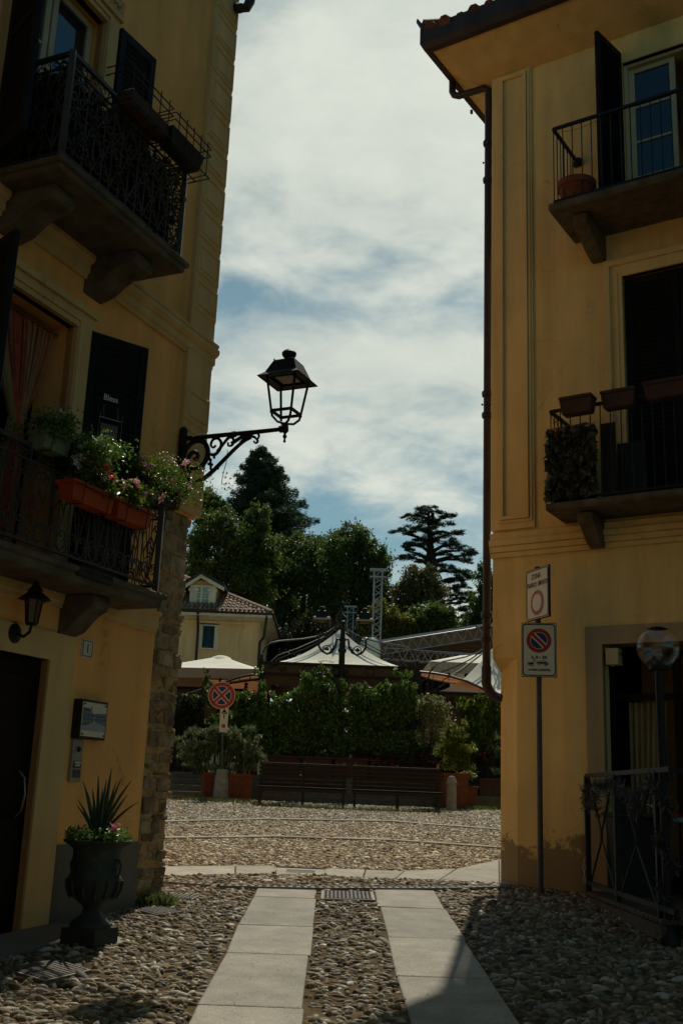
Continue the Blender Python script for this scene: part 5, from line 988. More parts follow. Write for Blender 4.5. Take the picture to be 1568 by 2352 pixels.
def conifer(lab, Y, apex, prof, nb, leaf, mat, base_px, droop=.25, group=None):
    """whorls of drooping branches carrying needle sprays; prof: (py, left_px, right_px)"""
    s = Y/FPX; b = at(base_px, 1500, Y); zg = gz(Y); t = thing('conifer', lab, 'tree', (b.x, Y, zg), group); m = MB(); A = at(apex[0], apex[1], Y); trunk(m, [(b.x, Y, zg-.2), (b.x*.6+A.x*.4, Y, (zg+A.z)/2), tuple(A)], .5, .03); P, D_ = [], []
    ys = [p[0] for p in prof]
    for i in range(nb):
        py = ys[0]+(ys[-1]-ys[0])*((i+RNG.uniform(0, 1))/nb)**1.1; l = np.interp(py, ys, [p[1] for p in prof]); r = np.interp(py, ys, [p[2] for p in prof]); ang = RNG.uniform(0, 2*math.pi); cx = np.interp(py, [apex[1], 1500], [apex[0], base_px]); half = (r-cx if math.cos(ang) > 0 else cx-l)*s
        L_ = max(.15, half*RNG.uniform(.6, 1.18)); z = at(cx, py, Y).z; o = np.array([at(cx, py, Y).x, Y, z+L_*.10]); n = int(60+L_*150); u = RNG.uniform(.12, 1, n)**.8
        dv = np.array([math.cos(ang), math.sin(ang), 0]); lift = (-droop*u**1.2+.42*droop*np.maximum(0, u-.7)*3.3)*L_; side = np.array([-dv[1], dv[0], 0]); sp = (1.05-u)*L_*.30+.06
        q = o+dv*(u*L_)[:, None]+side*(RNG.normal(size=n)*sp)[:, None]; q[:, 2] += lift+RNG.normal(size=n)*.10; P.append(q); D_.append(dv*1.0+side*RNG.normal(size=(n, 1))*.7+np.array([0, 0, .10])+RNG.normal(size=(n, 3))*.25)
        m.tube([tuple(o), tuple(o+dv*L_*.5+np.array([0, 0, -droop*.45*L_])), tuple(o+dv*L_*.95+np.array([0, 0, -droop*.6*L_]))], [.05, .03, .01], 4)
    leaves('crown', np.concatenate(P), leaf, mat, t, aspect=.17, dirs=np.concatenate(D_), spread=.6); m.build('trunk', BARK, t); return t
GB = 'trees of the park behind the piazza'
conifer('tall dark drooping conifer rising highest above the yellow villa', 66, (597, 1030), [(1030, 586, 610), (1050, 568, 632), (1080, 546, 656), (1110, 530, 672), (1140, 518, 698), (1170, 510, 722), (1210, 512, 734), (1260, 512, 732), (1330, 512, 726)], 300, .27, LF_CON, 612, .30, GB)
tree('slim grey green tree between the conifer and the stone corner', 'park_tree', 60, [(482, 1150, 26, 30, 1), (505, 1170, 26, 24, 1), (470, 1190, 25, 40, 1)], 480, .22, LF_TREE, GB, 4200, .2)
tree('bright green leafy tree in front of the conifer, above the villa roof', 'park_tree', 56, [(500, 1215, 52, 46, 1), (458, 1262, 34, 48, 1), (590, 1205, 38, 50, 1), (560, 1270, 60, 60, 1), (480, 1320, 62, 60, .9), (580, 1350, 60, 60, .8), (610, 1270, 40, 50, .8), (540, 1400, 70, 50, .6)], 560, .25, LF_OAK, GB, 17000, .4)
tree('dark broad tree left of the tall truss tower', 'park_tree', 60, [(670, 1265, 50, 48, 1), (735, 1268, 56, 52, 1), (775, 1262, 48, 46, 1), (640, 1300, 60, 50, 1), (700, 1330, 70, 60, .9), (640, 1360, 60, 60, .8), (740, 1400, 70, 60, .8), (660, 1430, 70, 60, .8)], 690, .25, LF_TREE, GB, 15000, .4)
tree('round domed dark tree directly behind the tall truss tower', 'park_tree', 58, [(808, 1244, 60, 44, 1), (860, 1290, 46, 56, 1), (780, 1290, 50, 60, 1), (830, 1340, 68, 60, .9), (870, 1380, 45, 60, .8), (770, 1400, 55, 60, .7), (830, 1440, 60, 50, .7)], 830, .24, LF_TREE, GB, 16000, .4)
tree('bronze leaved magnolia below the cedar', 'park_tree', 54, [(962, 1338, 44, 42, 1), (1000, 1358, 30, 40, 1), (935, 1370, 38, 44, 1), (975, 1395, 50, 40, .8)], 965, .24, LF_MAG, GB, 6500, .3)
tree('golden green small tree right of the tall truss tower', 'park_tree', 50.5, [(878, 1410, 30, 32, 1), (915, 1428, 34, 30, 1), (850, 1440, 30, 34, .8), (900, 1465, 50, 30, .8)], 885, .20, LF_YEL, GB, 5500, .2)
tree('deep green rounded tree above the stage canopy', 'park_tree', 51.5, [(990, 1415, 50, 40, 1), (1030, 1430, 28, 40, 1), (960, 1450, 45, 40, .9), (1010, 1470, 50, 36, .8)], 995, .22, LF_TREE, GB, 7000, .25)
tree('dark tree half hidden behind the downpipe', 'park_tree', 57, [(1118, 1330, 30, 40, 1), (1110, 1390, 36, 50, 1), (1090, 1440, 36, 45, 1), (1150, 1370, 40, 70, .8)], 1115, .22, LF_TREE, GB, 6500, .25)
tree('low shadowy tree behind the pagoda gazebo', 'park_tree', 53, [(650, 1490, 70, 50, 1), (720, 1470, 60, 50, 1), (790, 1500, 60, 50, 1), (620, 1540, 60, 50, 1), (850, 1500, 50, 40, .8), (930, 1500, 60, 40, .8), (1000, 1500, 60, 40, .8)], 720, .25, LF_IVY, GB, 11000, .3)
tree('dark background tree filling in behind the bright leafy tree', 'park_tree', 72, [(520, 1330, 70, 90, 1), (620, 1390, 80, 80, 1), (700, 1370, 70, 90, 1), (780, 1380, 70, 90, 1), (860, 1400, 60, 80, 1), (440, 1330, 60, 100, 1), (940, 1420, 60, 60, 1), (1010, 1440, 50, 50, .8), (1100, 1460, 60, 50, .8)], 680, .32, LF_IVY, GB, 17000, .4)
def cedar():
    Y = 74; s = Y/FPX; sc = .5741/2.0907
    def R2(x, y): return ((1250*.5741)+x*sc, (1950*.5741)+y*sc)
    pads = [(960, 178, 90, 16), (1010, 205, 150, 22), (1120, 235, 70, 20), (820, 232, 70, 18), (900, 275, 150, 22), (1050, 300, 130, 22), (740, 372, 95, 16), (800, 345, 110, 20), (930, 350, 120, 20), (1190, 375, 95, 18), (1090, 400, 110, 22), (960, 430, 130, 24), (830, 478, 95, 22), (900, 470, 110, 22), (1160, 470, 120, 26), (790, 520, 60, 14), (1240, 520, 110, 26), (1320, 560, 70, 22), (830, 575, 130, 20), (1110, 560, 70, 24), (1260, 600, 95, 26), (920, 615, 70, 16), (1120, 660, 80, 22), (1200, 705, 130, 24), (1270, 735, 80, 22), (1180, 775, 100, 24), (1260, 820, 80, 26), (1170, 850, 90, 26), (1230, 895, 110, 26), (1300, 950, 90, 30), (1190, 935, 70, 22), (1290, 1010, 90, 30), (1330, 1070, 80, 34), (1310, 1130, 80, 34)]
    bx = at(R2(985, 650)[0], 1400, Y).x; zg = gz(Y); t = thing('cedar_tree', 'flat tiered cedar standing alone against the sky near the downpipe', 'tree', (bx, Y, zg), GB); tp = at(*R2(965, 165), Y); m = MB(); md = at(*R2(985, 500), Y); trunk(m, [(bx+.3, Y, zg-.2), (bx, Y, at(*R2(985, 650), Y).z), tuple(md), tuple(tp)], .62, .06, 9); P, D_ = [], []
    for (x, y, rx, ry) in pads:
        c = at(*R2(x+RNG.uniform(-14, 14), y+RNG.uniform(-6, 6)), Y+RNG.uniform(-1.6, 1.6)); w, h = rx*sc*s, ry*sc*s; n = int(100+rx*5); k = max(5, int(rx/8)); cx = RNG.uniform(-1, 1, (k, 2)); idx = RNG.integers(0, k, n); q = np.zeros((n, 3)); q[:, 0] = c.x+(cx[idx, 0]+RNG.normal(0, .16, n))*w*.92; q[:, 1] = c.y+(cx[idx, 1]+RNG.normal(0, .2, n))*w*.7; e = np.sqrt(np.clip(1-np.abs(cx[idx, 0])**2, .05, 1)); q[:, 2] = c.z+RNG.normal(0, .42, n)*h*e-.35*h*np.abs(cx[idx, 0])+.15*h+(q[:, 0]-c.x)*RNG.uniform(-.16, .16); P.append(q)
        o = np.sign(q[:, :1]-bx); D_.append(np.concatenate([o*RNG.uniform(.2, 1, (n, 1)), RNG.normal(0, .5, (n, 1)), RNG.uniform(-.5, .15, (n, 1))], 1))
        zb = c.z-abs(c.x-bx)*.22-.1; m.tube([(bx, Y, min(zb, tp.z-.3)), ((bx+c.x)/2, (Y+c.y)/2, (zb+c.z)/2+.12), (c.x, c.y, c.z-.08)], [.17, .11, .04], 5)
    leaves('crown', np.concatenate(P), .30, LF_CED, t, aspect=.17, dirs=np.concatenate(D_), spread=.7); m.build('trunk', BARK, t)
cedar()
def far_wood():
    P = np.stack([RNG.uniform(-70, 70, 26000), RNG.uniform(84, 96, 26000), RNG.uniform(0, 1, 26000)], 1); P[:, 2] = 4+P[:, 2]*(6.0+2.2*np.sin(P[:, 0]*.35)+1.3*np.sin(P[:, 0]*.9+1)); tag(leaves('far_wood', P, .6, leafm('far_leaf', (.02, .03, .015), (.04, .05, .02), .3, .9, .05)), 'dark wood closing the view behind the park trees', 'wood', None, 'stuff')
far_wood()
# =================================================================== HEDGE AND POTTED PLANTS
def shrub(lab, Y, blobs, leaf, mat, n, group=None, zb=TZ, name='hedge_shrub', aspect=.5, stems=5, dirs_up=False, parent=None, cat='shrub'):
    s = Y/FPX; c0 = at(blobs[0][0], blobs[0][1], Y); t = parent or thing(name, lab, cat, (c0.x, Y, zb), group); P = []; tot = sum(b[2]*b[3]*b[4] for b in blobs); m = MB()
    sp = [(b[0]+RNG.uniform(-.8, .8)*b[2], b[1]-b[3]*RNG.uniform(.70, 1.0), b[2]*.16, b[3]*.2, 1.1) for b in blobs[:2] for _ in range(6)]
    if name == 'hedge_shrub': blobs = [(b[0]+RNG.uniform(-.7, .7)*b[2], b[1]+RNG.uniform(-.55, .6)*b[3], b[2]*RNG.uniform(.45, .75), b[3]*RNG.uniform(.30, .52), b[4]) for b in blobs for _ in range(6)]
    for (px, py, rx, ry, w) in list(blobs)+sp:
        c = at(px, py, Y+RNG.uniform(-.1, .1)); r = (rx*s, rx*s*.62, ry*s); q = int(n*w*rx*ry/tot); P.append(blob(c, (r[0], max(r[1], .32), r[2]) if name == 'hedge_shrub' else r, q, k=max(14, int(q/20)), shell=.2, sub=.24))
        for k in range(stems if rx > 30 or (rx > 14 and name != 'hedge_shrub') else 0): d = RNG.normal(0, .4, 3); m.tube([(c.x+d[0]*r[0]*.3, Y+d[1]*.2, zb), (c.x+d[0]*r[0]*.6, Y+d[1]*.3, (zb+c.z)/2), (c.x+d[0]*r[0], Y+d[1]*.3, c.z+.6*r[2])], [.018, .012, .004], 4)
    P = np.concatenate(P); P = P[P[:, 2] > zb+.02]; d = None
    if dirs_up: d = np.stack([RNG.normal(0, .6, len(P)), RNG.normal(0, .6, len(P)), np.full(len(P), .9)], 1)
    leaves('foliage', P, leaf, mat, t, aspect=aspect, dirs=d, spread=.8); m.build('stem', BARK, t); return t
HG = 'clipped shrubs of the terrace hedge'
shrub('bushy shrub poking up left of the lamp post in the hedge', 29.6, [(733, 1590, 40, 58, 1), (716, 1660, 64, 76, 1), (716, 1712, 66, 40, .8)], .085, LF_BUSH, 13000, HG)
shrub('low dense shrub of the hedge just right of the lamp post', 29.5, [(808, 1622, 50, 58, 1), (806, 1680, 64, 60, 1), (800, 1712, 66, 40, .8)], .085, LF_BUSH, 12500, HG)
shrub('shrub of the hedge behind the right bench with a flat dark face', 29.4, [(862, 1636, 50, 58, 1), (870, 1690, 62, 58, 1), (868, 1714, 66, 40, .8)], .085, LF_BUSH, 12500, HG)
shrub('tallest shrub of the hedge, peaking at the right corner of the pagoda gazebo', 29.5, [(926, 1588, 28, 48, 1), (920, 1650, 56, 80, 1), (930, 1712, 60, 40, .8)], .08, LF_BUSH, 13000, HG)
shrub('loose shrub of the hedge above the middle of the left bench', 29.5, [(664, 1640, 52, 54, 1), (634, 1650, 40, 46, 1), (684, 1622, 34, 30, 1.3), (672, 1630, 30, 26, 1.3), (660, 1690, 66, 62, 1), (650, 1714, 66, 40, .8)], .085, LF_BUSH, 12000, HG)
shrub('twiggy shrub climbing the left post of the pagoda gazebo', 29.7, [(595, 1585, 13, 48, 1), (606, 1650, 40, 56, 1), (600, 1700, 58, 54, 1)], .08, LF_BUSH, 9500, HG)
shrub('sunlit leafy shrub right behind the round no stopping sign', 29.9, [(545, 1640, 42, 55, 1), (520, 1690, 50, 50, 1)], .08, LF_LAUREL, 6000, HG)
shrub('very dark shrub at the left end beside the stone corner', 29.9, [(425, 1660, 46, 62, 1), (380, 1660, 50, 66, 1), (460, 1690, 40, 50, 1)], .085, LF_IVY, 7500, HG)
shrub('thin climbing vine standing free above the round sign', 30.2, [(473, 1565, 9, 28, 1), (488, 1600, 20, 30, 1), (520, 1585, 20, 10, .8), (445, 1610, 26, 22, 1)], .085, LF_LAUREL, 1100, None, name='climbing_vine', stems=3, cat='vine')
shrub('pale cream leaved bush between hedge and bamboo', 29.2, [(1003, 1640, 34, 36, 1), (980, 1625, 26, 28, .9), (1012, 1690, 34, 40, .6), (980, 1700, 30, 50, .5)], .07, LF_GOLD, 5200, None, name='variegated_bush')
shrub('glossy laurel bush against the foot of the yellow corner', 29.6, [(1110, 1640, 42, 40, 1), (1075, 1630, 26, 26, 1), (1130, 1605, 18, 30, .8), (1110, 1690, 50, 55, 1), (1160, 1650, 40, 60, .8)], .15, LF_LAUREL, 3600, None, name='laurel_bush', aspect=.38, dirs_up=True)
def sqpot(mb, w, h, f):
    mb.fr = f; a, b = w*.40, w*.5; q = math.sqrt(2); mb.lathe([(a*q, 0), (b*.93*q, h*.88), (b*q, h*.88), (b*q*1.02, h), (b*q*.9, h), (b*q*.88, h*.9), (.01, h*.88)], n=4, sq=True)
def potted(lab, px, pyb, Y, w, h, blobs, leaf, mat, n, aspect=.3, name='potted_oleander', up=True, zb=None, potm=None, rot=.3, flowers=None):
    b = at(px, pyb, Y); z = zb if zb is not None else gz(Y); t = thing(name, lab, 'potted plant', (b.x, Y, z)); m = MB(); sqpot(m, w, h, Fr((b.x, Y, z), (1, 0, 0), (0, 1, 0)).yaw(rot)); m.build('pot', potm or TERRA, t, bevel=.012)
    shrub('', Y, blobs, leaf, mat, n, zb=z+h*.9, aspect=aspect, dirs_up=up, parent=t, stems=8)
    if flowers:
        fm, k, bx = flowers; P = []
        for (qx, qy, rx, ry) in bx: c = at(qx, qy, Y); P.append(np.array([c.x, c.y-.12, c.z])+RNG.normal(size=(k, 3))*np.array([rx*Y/FPX, .08, ry*Y/FPX])*.55)
        leaves('blossom_cluster', np.concatenate(P), .06, fm, t, aspect=.9)
potted('terracotta square pot with grey green oleander left of the stone stump', 482, 1828, 27.5, .46, .64, [(455, 1715, 50, 42, 1), (425, 1720, 30, 30, .7), (490, 1700, 40, 46, 1), (470, 1750, 45, 30, .8)], .15, LF_OLE, 3300, .17)
potted('terracotta square pot with grey green oleander right of the stone stump', 545, 1830, 27.4, .66, .64, [(545, 1715, 52, 44, 1), (585, 1725, 30, 34, .8), (525, 1700, 40, 40, 1), (555, 1752, 45, 26, .8)], .15, LF_OLE, 3300, .17, potm=TERRA)
potted('tall terracotta pot with feathery yellow green bamboo right of the bench', 1035, 1832, 27.6, .72, .85, [(1055, 1685, 32, 30, 1), (1040, 1720, 42, 34, 1), (1075, 1730, 26, 30, 1), (1045, 1755, 40, 22, .8)], .11, LF_NAND, 3600, .22, 'potted_bamboo')
potted('small terracotta pot with clustered cream flowers near the bollard', 1072, 1826, 28.0, .44, .46, [(1072, 1783, 15, 10, 1)], .06, LF_BUSH, 500, .5, 'flower_pot', zb=gz(28)+.10, flowers=(LF_GOLD, 260, [(1072, 1782, 15, 9)]))
potted('dim terracotta pot on the steps behind the cream flower pot', 1112, 1805, 28.7, .55, .52, [(1112, 1745, 26, 20, 1)], .08, LF_IVY, 900, .5, 'flower_pot', zb=1.55, potm=TERRAD, flowers=(PETALR, 22, [(1110, 1738, 20, 14)]))
potted('dim pot with a low white plant at the foot of the yellow corner', 1137, 1812, 28.9, .5, .5, [(1135, 1772, 12, 8, 1)], .06, LF_BUSH, 300, .5, 'flower_pot', zb=1.6, potm=TERRAD, flowers=(PETALW, 30, [(1135, 1770, 9, 6)]))
def planters():
    for (x0, x1, lab, fl) in ((606, 690, 'dull red planter box behind the left part of the left bench', 0), (696, 764, 'dull red planter box behind the right part of the left bench', 0), (768, 845, 'dull red planter box behind the gap between the benches', 0), (850, 930, 'dull red planter box with dark red flowers behind the right bench', 1), (935, 1000, 'dull red planter box nearest to the potted bamboo', 2)):
        Y = 29.3; a, b = at(x0, 1740, Y), at(x1, 1740, Y); t = thing('planter_box', lab, 'planter', ((a.x+b.x)/2, Y, TZ), 'planter boxes along the hedge'); m = MB(Fr(((a.x+b.x)/2, Y, TZ), (1, 0, 0), (0, 1, 0))); w = (b.x-a.x)/2
        m.hexa([(-w*.94, -.2, 0), (w*.94, -.2, 0), (w*.94, .2, 0), (-w*.94, .2, 0), (-w, -.24, .46), (w, -.24, .46), (w, .24, .46), (-w, .24, .46)]); m.box(-w-.02, w+.02, -.26, .26, .46, .52); m.build('box', TERRAD, t, bevel=.01)
        if fl:
            c = at((x0+x1)/2+(10 if fl == 1 else 0), 1748, Y-.3); leaves('blossom_cluster', np.array(c)+RNG.normal(size=(34, 3))*np.array([.2, .08, .08]), .06, PETALR, t, aspect=.9); leaves('foliage', np.array(c)+RNG.normal(size=(260, 3))*np.array([.3, .08, .12]), .09, LF_IVY, t)
planters()
# =================================================================== THINGS ON THE LEFT HOUSE
def left_things():
    f = LFR
    def tagm(o, l, c, g=None): return tag(o, l, c, g)
    # string curtain tied in the doorway
    t = thing('string_curtain', 'red and cream string curtain gathered in the lower balcony doorway', 'curtain', f.w(2.6, -.2, 3.12)); cols = [(CURT, 'cream_strings'), (M('red_string', (.42, .09, .05), .85, .3, 9), 'red_strings'), (M('rust_string', (.50, .22, .10), .85, .3, 9), 'rust_strings'), (M('dark_string', (.05, .07, .08), .85, .3, 9), 'dark_strings')]; mbs = [MB(f) for _ in cols]; r = random.Random(9)
    for k in range(90):
        u = k/89; a0 = 2.11+.80*u; ci = (0 if u > .78 else 3 if .70 < u < .76 else 1 if u > .40 else 2) if r.random() < .7 else r.choice([0, 1, 2, 1]); am = 2.47+(u-.5)*.13; ab = 2.50+(u-.5)*.32; b0 = -.14-.05*r.random()
        mbs[ci].tube([(a0, b0, 5.12), (a0*.75+am*.25, b0+.02, 4.85), (a0*.35+am*.65, b0+.04, 4.52), (am, b0+.05, 4.22+.06*r.random()), (ab*.6+am*.4, b0+.05, 3.9), (ab, b0+.04, 3.16)], .0075, 4)
    for (m, n), q in zip(cols, mbs): q.build(n, m, t)
    rl = MB(f); rl.tube([(2.06, -.15, 5.14), (3.19, -.15, 5.14)], .014, 6); rl.build('curtain_rod', BRASS, t)
    # wind chime and lettering plaque hung on the open shutter
    hb = f.w(1.87, .05, 3.14); ax = (f.ax*(-.48)+f.ay*.25).normalized(); S = Fr(hb, ax, f.az.cross(ax)); n_ = 1 if (S.ay.dot(f.ay) > 0) else -1
    front = .05 if n_ > 0 else -.006; sg = 1 if n_ > 0 else -1; S2 = Fr(S.w(-.07, front, .22), S.ax, S.ay*sg)
    t = thing('wind_chime', 'small metal wind chime with Bless lettering on the dark shutter', 'wind chime', S2.w(.28, .02, .95)); text('Bless', S2, .30, 1.32, .004, .075, WHITE, t, squeeze=.9, bold=.001)
    m = MB(S2); m.tube([(.20, .03, 1.13), (.40, .03, 1.13)], .004, 4); m.tube([(.19, .03, .90), (.42, .03, .90)], .003, 4); m.tube([(.24, .01, 1.25), (.24, .03, 1.13)], .002, 4); m.tube([(.37, .01, 1.25), (.37, .03, 1.13)], .002, 4); m.tube([(.41, .03, 1.18), (.41, .03, .90)], .002, 4); m.tube([(.21, .03, 1.18), (.19, .03, .88)], .002, 4); m.build('hanger', ALU, t)
    m = MB(S2)
    for k in range(11): x = .225+k*.0145; L_ = .20+.09*(1-abs(k-5)/5); m.tube([(x, .03, 1.08), (x, .03, 1.08-L_)], .0042, 5)
    m.build('chime_tube', ALU, t)
    # flower boxes on the lower railing
    def flowerbox(lab, a0, a1, n, z, col, leafm_, lsz, nl, fl, hgt, h=.17, w=.19, hang=0.0, asp=.5, name='window_box'):
        t = thing(name, lab, 'flower box', f.w((a0+a1)/2, n, z), 'flower boxes on the lower left balcony'); ff = f.at((a0+a1)/2, n, z); L_ = (a1-a0)/2; m = MB(ff)
        m.hexa([(-L_*.94, -w*.38, 0), (L_*.94, -w*.38, 0), (L_*.94, w*.38, 0), (-L_*.94, w*.38, 0), (-L_, -w*.5, h), (L_, -w*.5, h), (L_, w*.5, h), (-L_, w*.5, h)]); m.box(-L_-.012, L_+.012, -w*.5-.012, w*.5+.012, h-.03, h+.002); m.build('box', col, t, bevel=.006)
        m = MB(ff)
        for a_ in (-L_*.6, L_*.6): m.tube([(a_, -w*.6, h+.03), (a_, w*.62, h+.0), (a_, w*.5, -.015), (a_, -w*.45, -.015)], .005, 4)
        m.tube([(-L_*1.05, w*.62, h*.75), (L_*1.05, w*.62, h*.75)], .005, 4); m.build('holder', IRON, t)
        k = max(10, nl//40); c = np.stack([RNG.uniform(-L_, L_, k), RNG.normal(0, w*.40+hang*.3, k), RNG.uniform(.0, 1, k)], 1); idx = RNG.integers(0, k, nl); q = c[idx]; zz = h+q[:, 2]*hgt-hang*np.abs(RNG.normal(0, .25, nl)); loc = np.stack([q[:, 0], q[:, 1], zz], 1)+RNG.normal(0, .035, (nl, 3)); W_ = np.array([tuple(ff.w(*p)) for p in loc]); leaves('foliage', W_, lsz, leafm_, t, aspect=asp)
        for mat_, cnt, sz in fl:
            for i in range(cnt):
                p = np.array([RNG.uniform(-L_, L_), RNG.normal(.04, w*.42+hang*.3), h+hgt*RNG.uniform(.45, 1.25)-hang*max(0, RNG.normal(.1, .35))]); nrm = RNG.normal(size=3)*.5+np.array([0, .8, .6]); nrm /= np.linalg.norm(nrm); e1 = np.cross(nrm, [0.3, .2, 1]); e1 /= np.linalg.norm(e1); e2 = np.cross(nrm, e1); m = MB(ff)
                for j in range(5):
                    q = lambda a_, r_, o_=0: tuple(p+(e1*math.cos(a_)+e2*math.sin(a_))*sz*r_+nrm*o_*sz); a_ = j*2*math.pi/5; m.face([m.p(*q(a_, .06)), m.p(*q(a_-.48, .62, .10)), m.p(*q(a_, .92, .02)), m.p(*q(a_+.48, .62, .10))])
                m.face([m.p(*q(j*2*math.pi/5+.6, .09, .03)) for j in range(5)]); m.build('flower', mat_, t, recalc=False)
    flowerbox('sage green box of white daisies high on the left part of the lower balcony', 2.62, 2.90, .48, 3.83, GREENPOT, LF_BUSH, .036, 1500, [(PETALW, 8, .034)], .14, .13, .17, .05)
    flowerbox('bushy mass of green leaves trailing beside the sage green box', 2.24, 2.60, .48, 3.77, BLACKP, LF_BUSH, .034, 4200, [(PETALW, 14, .034)], .15, .12, .17, .26)
    flowerbox('bright orange box of white and red flowers hung low on the railing', 2.11, 2.62, .55, 3.52, TERRAB, LF_LAUREL, .065, 560, [(PETALW, 20, .058), (PETALR, 9, .055)], .17, .145, .17)
    flowerbox('bright orange box of pink and salmon flowers nearest the balcony corner', 1.61, 2.07, .56, 3.52, TERRAB, LF_LAUREL, .06, 520, [(PETALP, 11, .055), (PETALS, 8, .06)], .15, .145, .17)
    flowerbox('dark pot overflowing with small leaves and pink flowers on the balcony corner', .95, 1.58, .40, 3.86, BLACKP, LF_LAUREL, .026, 7600, [(PETALP, 30, .042)], .20, .15, .2, .36)
    # things behind the lower railing
    t = thing('balcony_screen', 'black slatted screen leaning behind the lower left railing', 'screen', f.w(1.6, .2, 3.1)); m = MB(f); m.box(1.46, 1.98, .24, .27, 3.10, 3.56); m.build('panel', BLACKP, t); m = MB(f); m.box(1.36, 1.40, .10, .14, 3.1, 3.7); m.build('post', BLACKP, t); m = MB(f); m.box(1.30, 1.33, .20, .23, 3.1, 3.66); m.build('post', BLACKP, t)
    t = thing('string_board', 'black board with pale hand lettering under the lower railing', 'sign board', f.w(1.9, .49, 2.98)); S3 = Fr(f.w(0, .503, 0), -f.ax, f.ay); m = MB(f); m.box(1.86, 2.3, .475, .50, 3.02, 3.09); m.build('board', BLACKP, t); text('UN SÌ', S3, -2.08, 3.05, .0, .06, IRONG, t, ext=.001)
    # ivy and mesh behind the upper railing, boxes in its racks
    n = 7000; a = RNG.uniform(1.54, 3.12, n); P = np.array([tuple(f.w(x, y, z)) for x, y, z in zip(a, RNG.normal(.44, .07, n), 6.0+.88*RNG.beta(1.1, 1.5, n))]); n2 = 2600; P2 = np.array([tuple(f.w(x, y, z)) for x, y, z in zip(RNG.normal(3.05, .05, n2), RNG.uniform(0, .58, n2), 6.0+.85*RNG.beta(1.2, 1.4, n2))]); o = leaves('ivy_plant', np.concatenate([P, P2]), .085, LF_IVY, None, f.w(2.3, .4, 5.98)); tag(o, 'dark ivy filling the scrolled railing of the upper left balcony', 'plant')
    m = MB(f); m.box(2.10, 2.62, .645, .80, 6.775, 6.92); tag(m.build('planter_box', TERRAD, base=f.w(2.36, .75, 6.83), bevel=.012), 'dull red planter box lying in the wire rack of the upper left balcony', 'planter')
    m = MB(f); m.hexa([(1.56, .66, 6.78), (2.00, .66, 6.78), (2.00, .79, 6.78), (1.56, .79, 6.78), (1.52, .645, 6.95), (2.05, .645, 6.95), (2.05, .82, 6.95), (1.52, .82, 6.95)]); tag(m.build('planter_box', BLACKP, base=f.w(1.6, .75, 6.83), bevel=.012), 'black planter box in the wire rack at the outer end of the upper left balcony', 'planter')
    # number, picture tile, intercom
    S = Fr(f.w(0, 0, 0), -f.ax, f.ay)
    t = thing('house_number', 'white enamel house number 1 beside the entrance', 'house number', f.w(1.45, 0, 2.54)); m = MB(f); m.box(1.375, 1.525, .0, .014, 2.515, 2.665); m.m = 1; m.ring([(1.385, 2.525), (1.515, 2.525), (1.515, 2.655), (1.385, 2.655)], [(1.392, 2.532), (1.508, 2.532), (1.508, 2.648), (1.392, 2.648)], 'b', .014, .016); m.build('plate', [WHITE, SBLUE], t); text('1', S, -1.45, 2.59, .016, .10, SBLACK, t, bold=.001, squeeze=.9)
    t = thing('picture_tile', 'framed blue and white tile picture of a street, above the intercom', 'plaque', f.w(1.36, 0, 1.86)); m = MB(f); m.box(1.185, 1.545, 0, .075, 1.865, 2.175); m.build('frame', BLACKP, t); m = MB(f); m.box(1.205, 1.525, .075, .082, 1.885, 2.155); tl = m.build('tile', WHITE, t)
    blues = [M('tile_blue_%s' % n_, c, .5, .1, 30) for n_, c in (('pale', (.28, .33, .34)), ('mid', (.14, .19, .22)), ('dark', (.05, .08, .10)))]; m = MB(f); r = random.Random(2)
    m.m = 0; m.prism([(1.21, 1.93), (1.52, 1.93), (1.52, 1.985), (1.36, 1.995), (1.21, 1.97)], 'b', .082, .0832)
    m.m = 1; m.prism([(1.52, 1.97), (1.52, 2.09), (1.43, 2.085), (1.37, 2.065), (1.37, 2.0)], 'b', .0832, .0845); m.prism([(1.355, 2.0), (1.355, 2.07), (1.21, 2.08), (1.21, 1.975)], 'b', .0832, .0845); m.prism([(1.405, 2.08), (1.42, 2.08), (1.42, 2.12), (1.405, 2.12)], 'b', .0832, .0845)
    m.m = 2; m.prism([(1.52, 2.085), (1.42, 2.085), (1.44, 2.105), (1.52, 2.11)], 'b', .0845, .0858); m.prism([(1.52, 1.965), (1.43, 1.985), (1.40, 2.0), (1.52, 1.98)], 'b', .0845, .0858)
    for k in range(11):
        for j in range(2): x = 1.225+k*.027; m.box(x, x+.009, .0845, .0858, 2.012+j*.03, 2.03+j*.03)
    m.build('street_picture', blues, tl)
    for x in (1.222, 1.508):
        for z in (1.90, 2.14): m = MB(f); m.ball((x, .084, z), .009, 8, 4); m.build('screw', IRON, tl)
    t = thing('intercom', 'narrow brushed metal intercom strip on the wall behind the aloe', 'intercom', f.w(1.47, 0, 1.53)); m = MB(f); m.box(1.405, 1.535, 0, .035, 1.53, 1.86); m.build('panel', ALU, t, bevel=.004); m = MB(f); m.ball((1.47, .037, 1.78), .022, 10, 6); m.build('camera_eye', BLACKP, t); m = MB(f); m.box(1.425, 1.515, .035, .041, 1.635, 1.69); m.build('button', IRONG, t); m = MB(f); m.box(1.425, 1.515, .035, .041, 1.56, 1.62); m.build('button', IRONG, t); m = MB(f); m.box(1.43, 1.51, .041, .0425, 1.67, 1.685); m.build('name_tag', WHITE, t); m = MB(f); m.box(1.44, 1.50, .041, .0425, 1.648, 1.662); m.build('name_tag', WHITE, t)
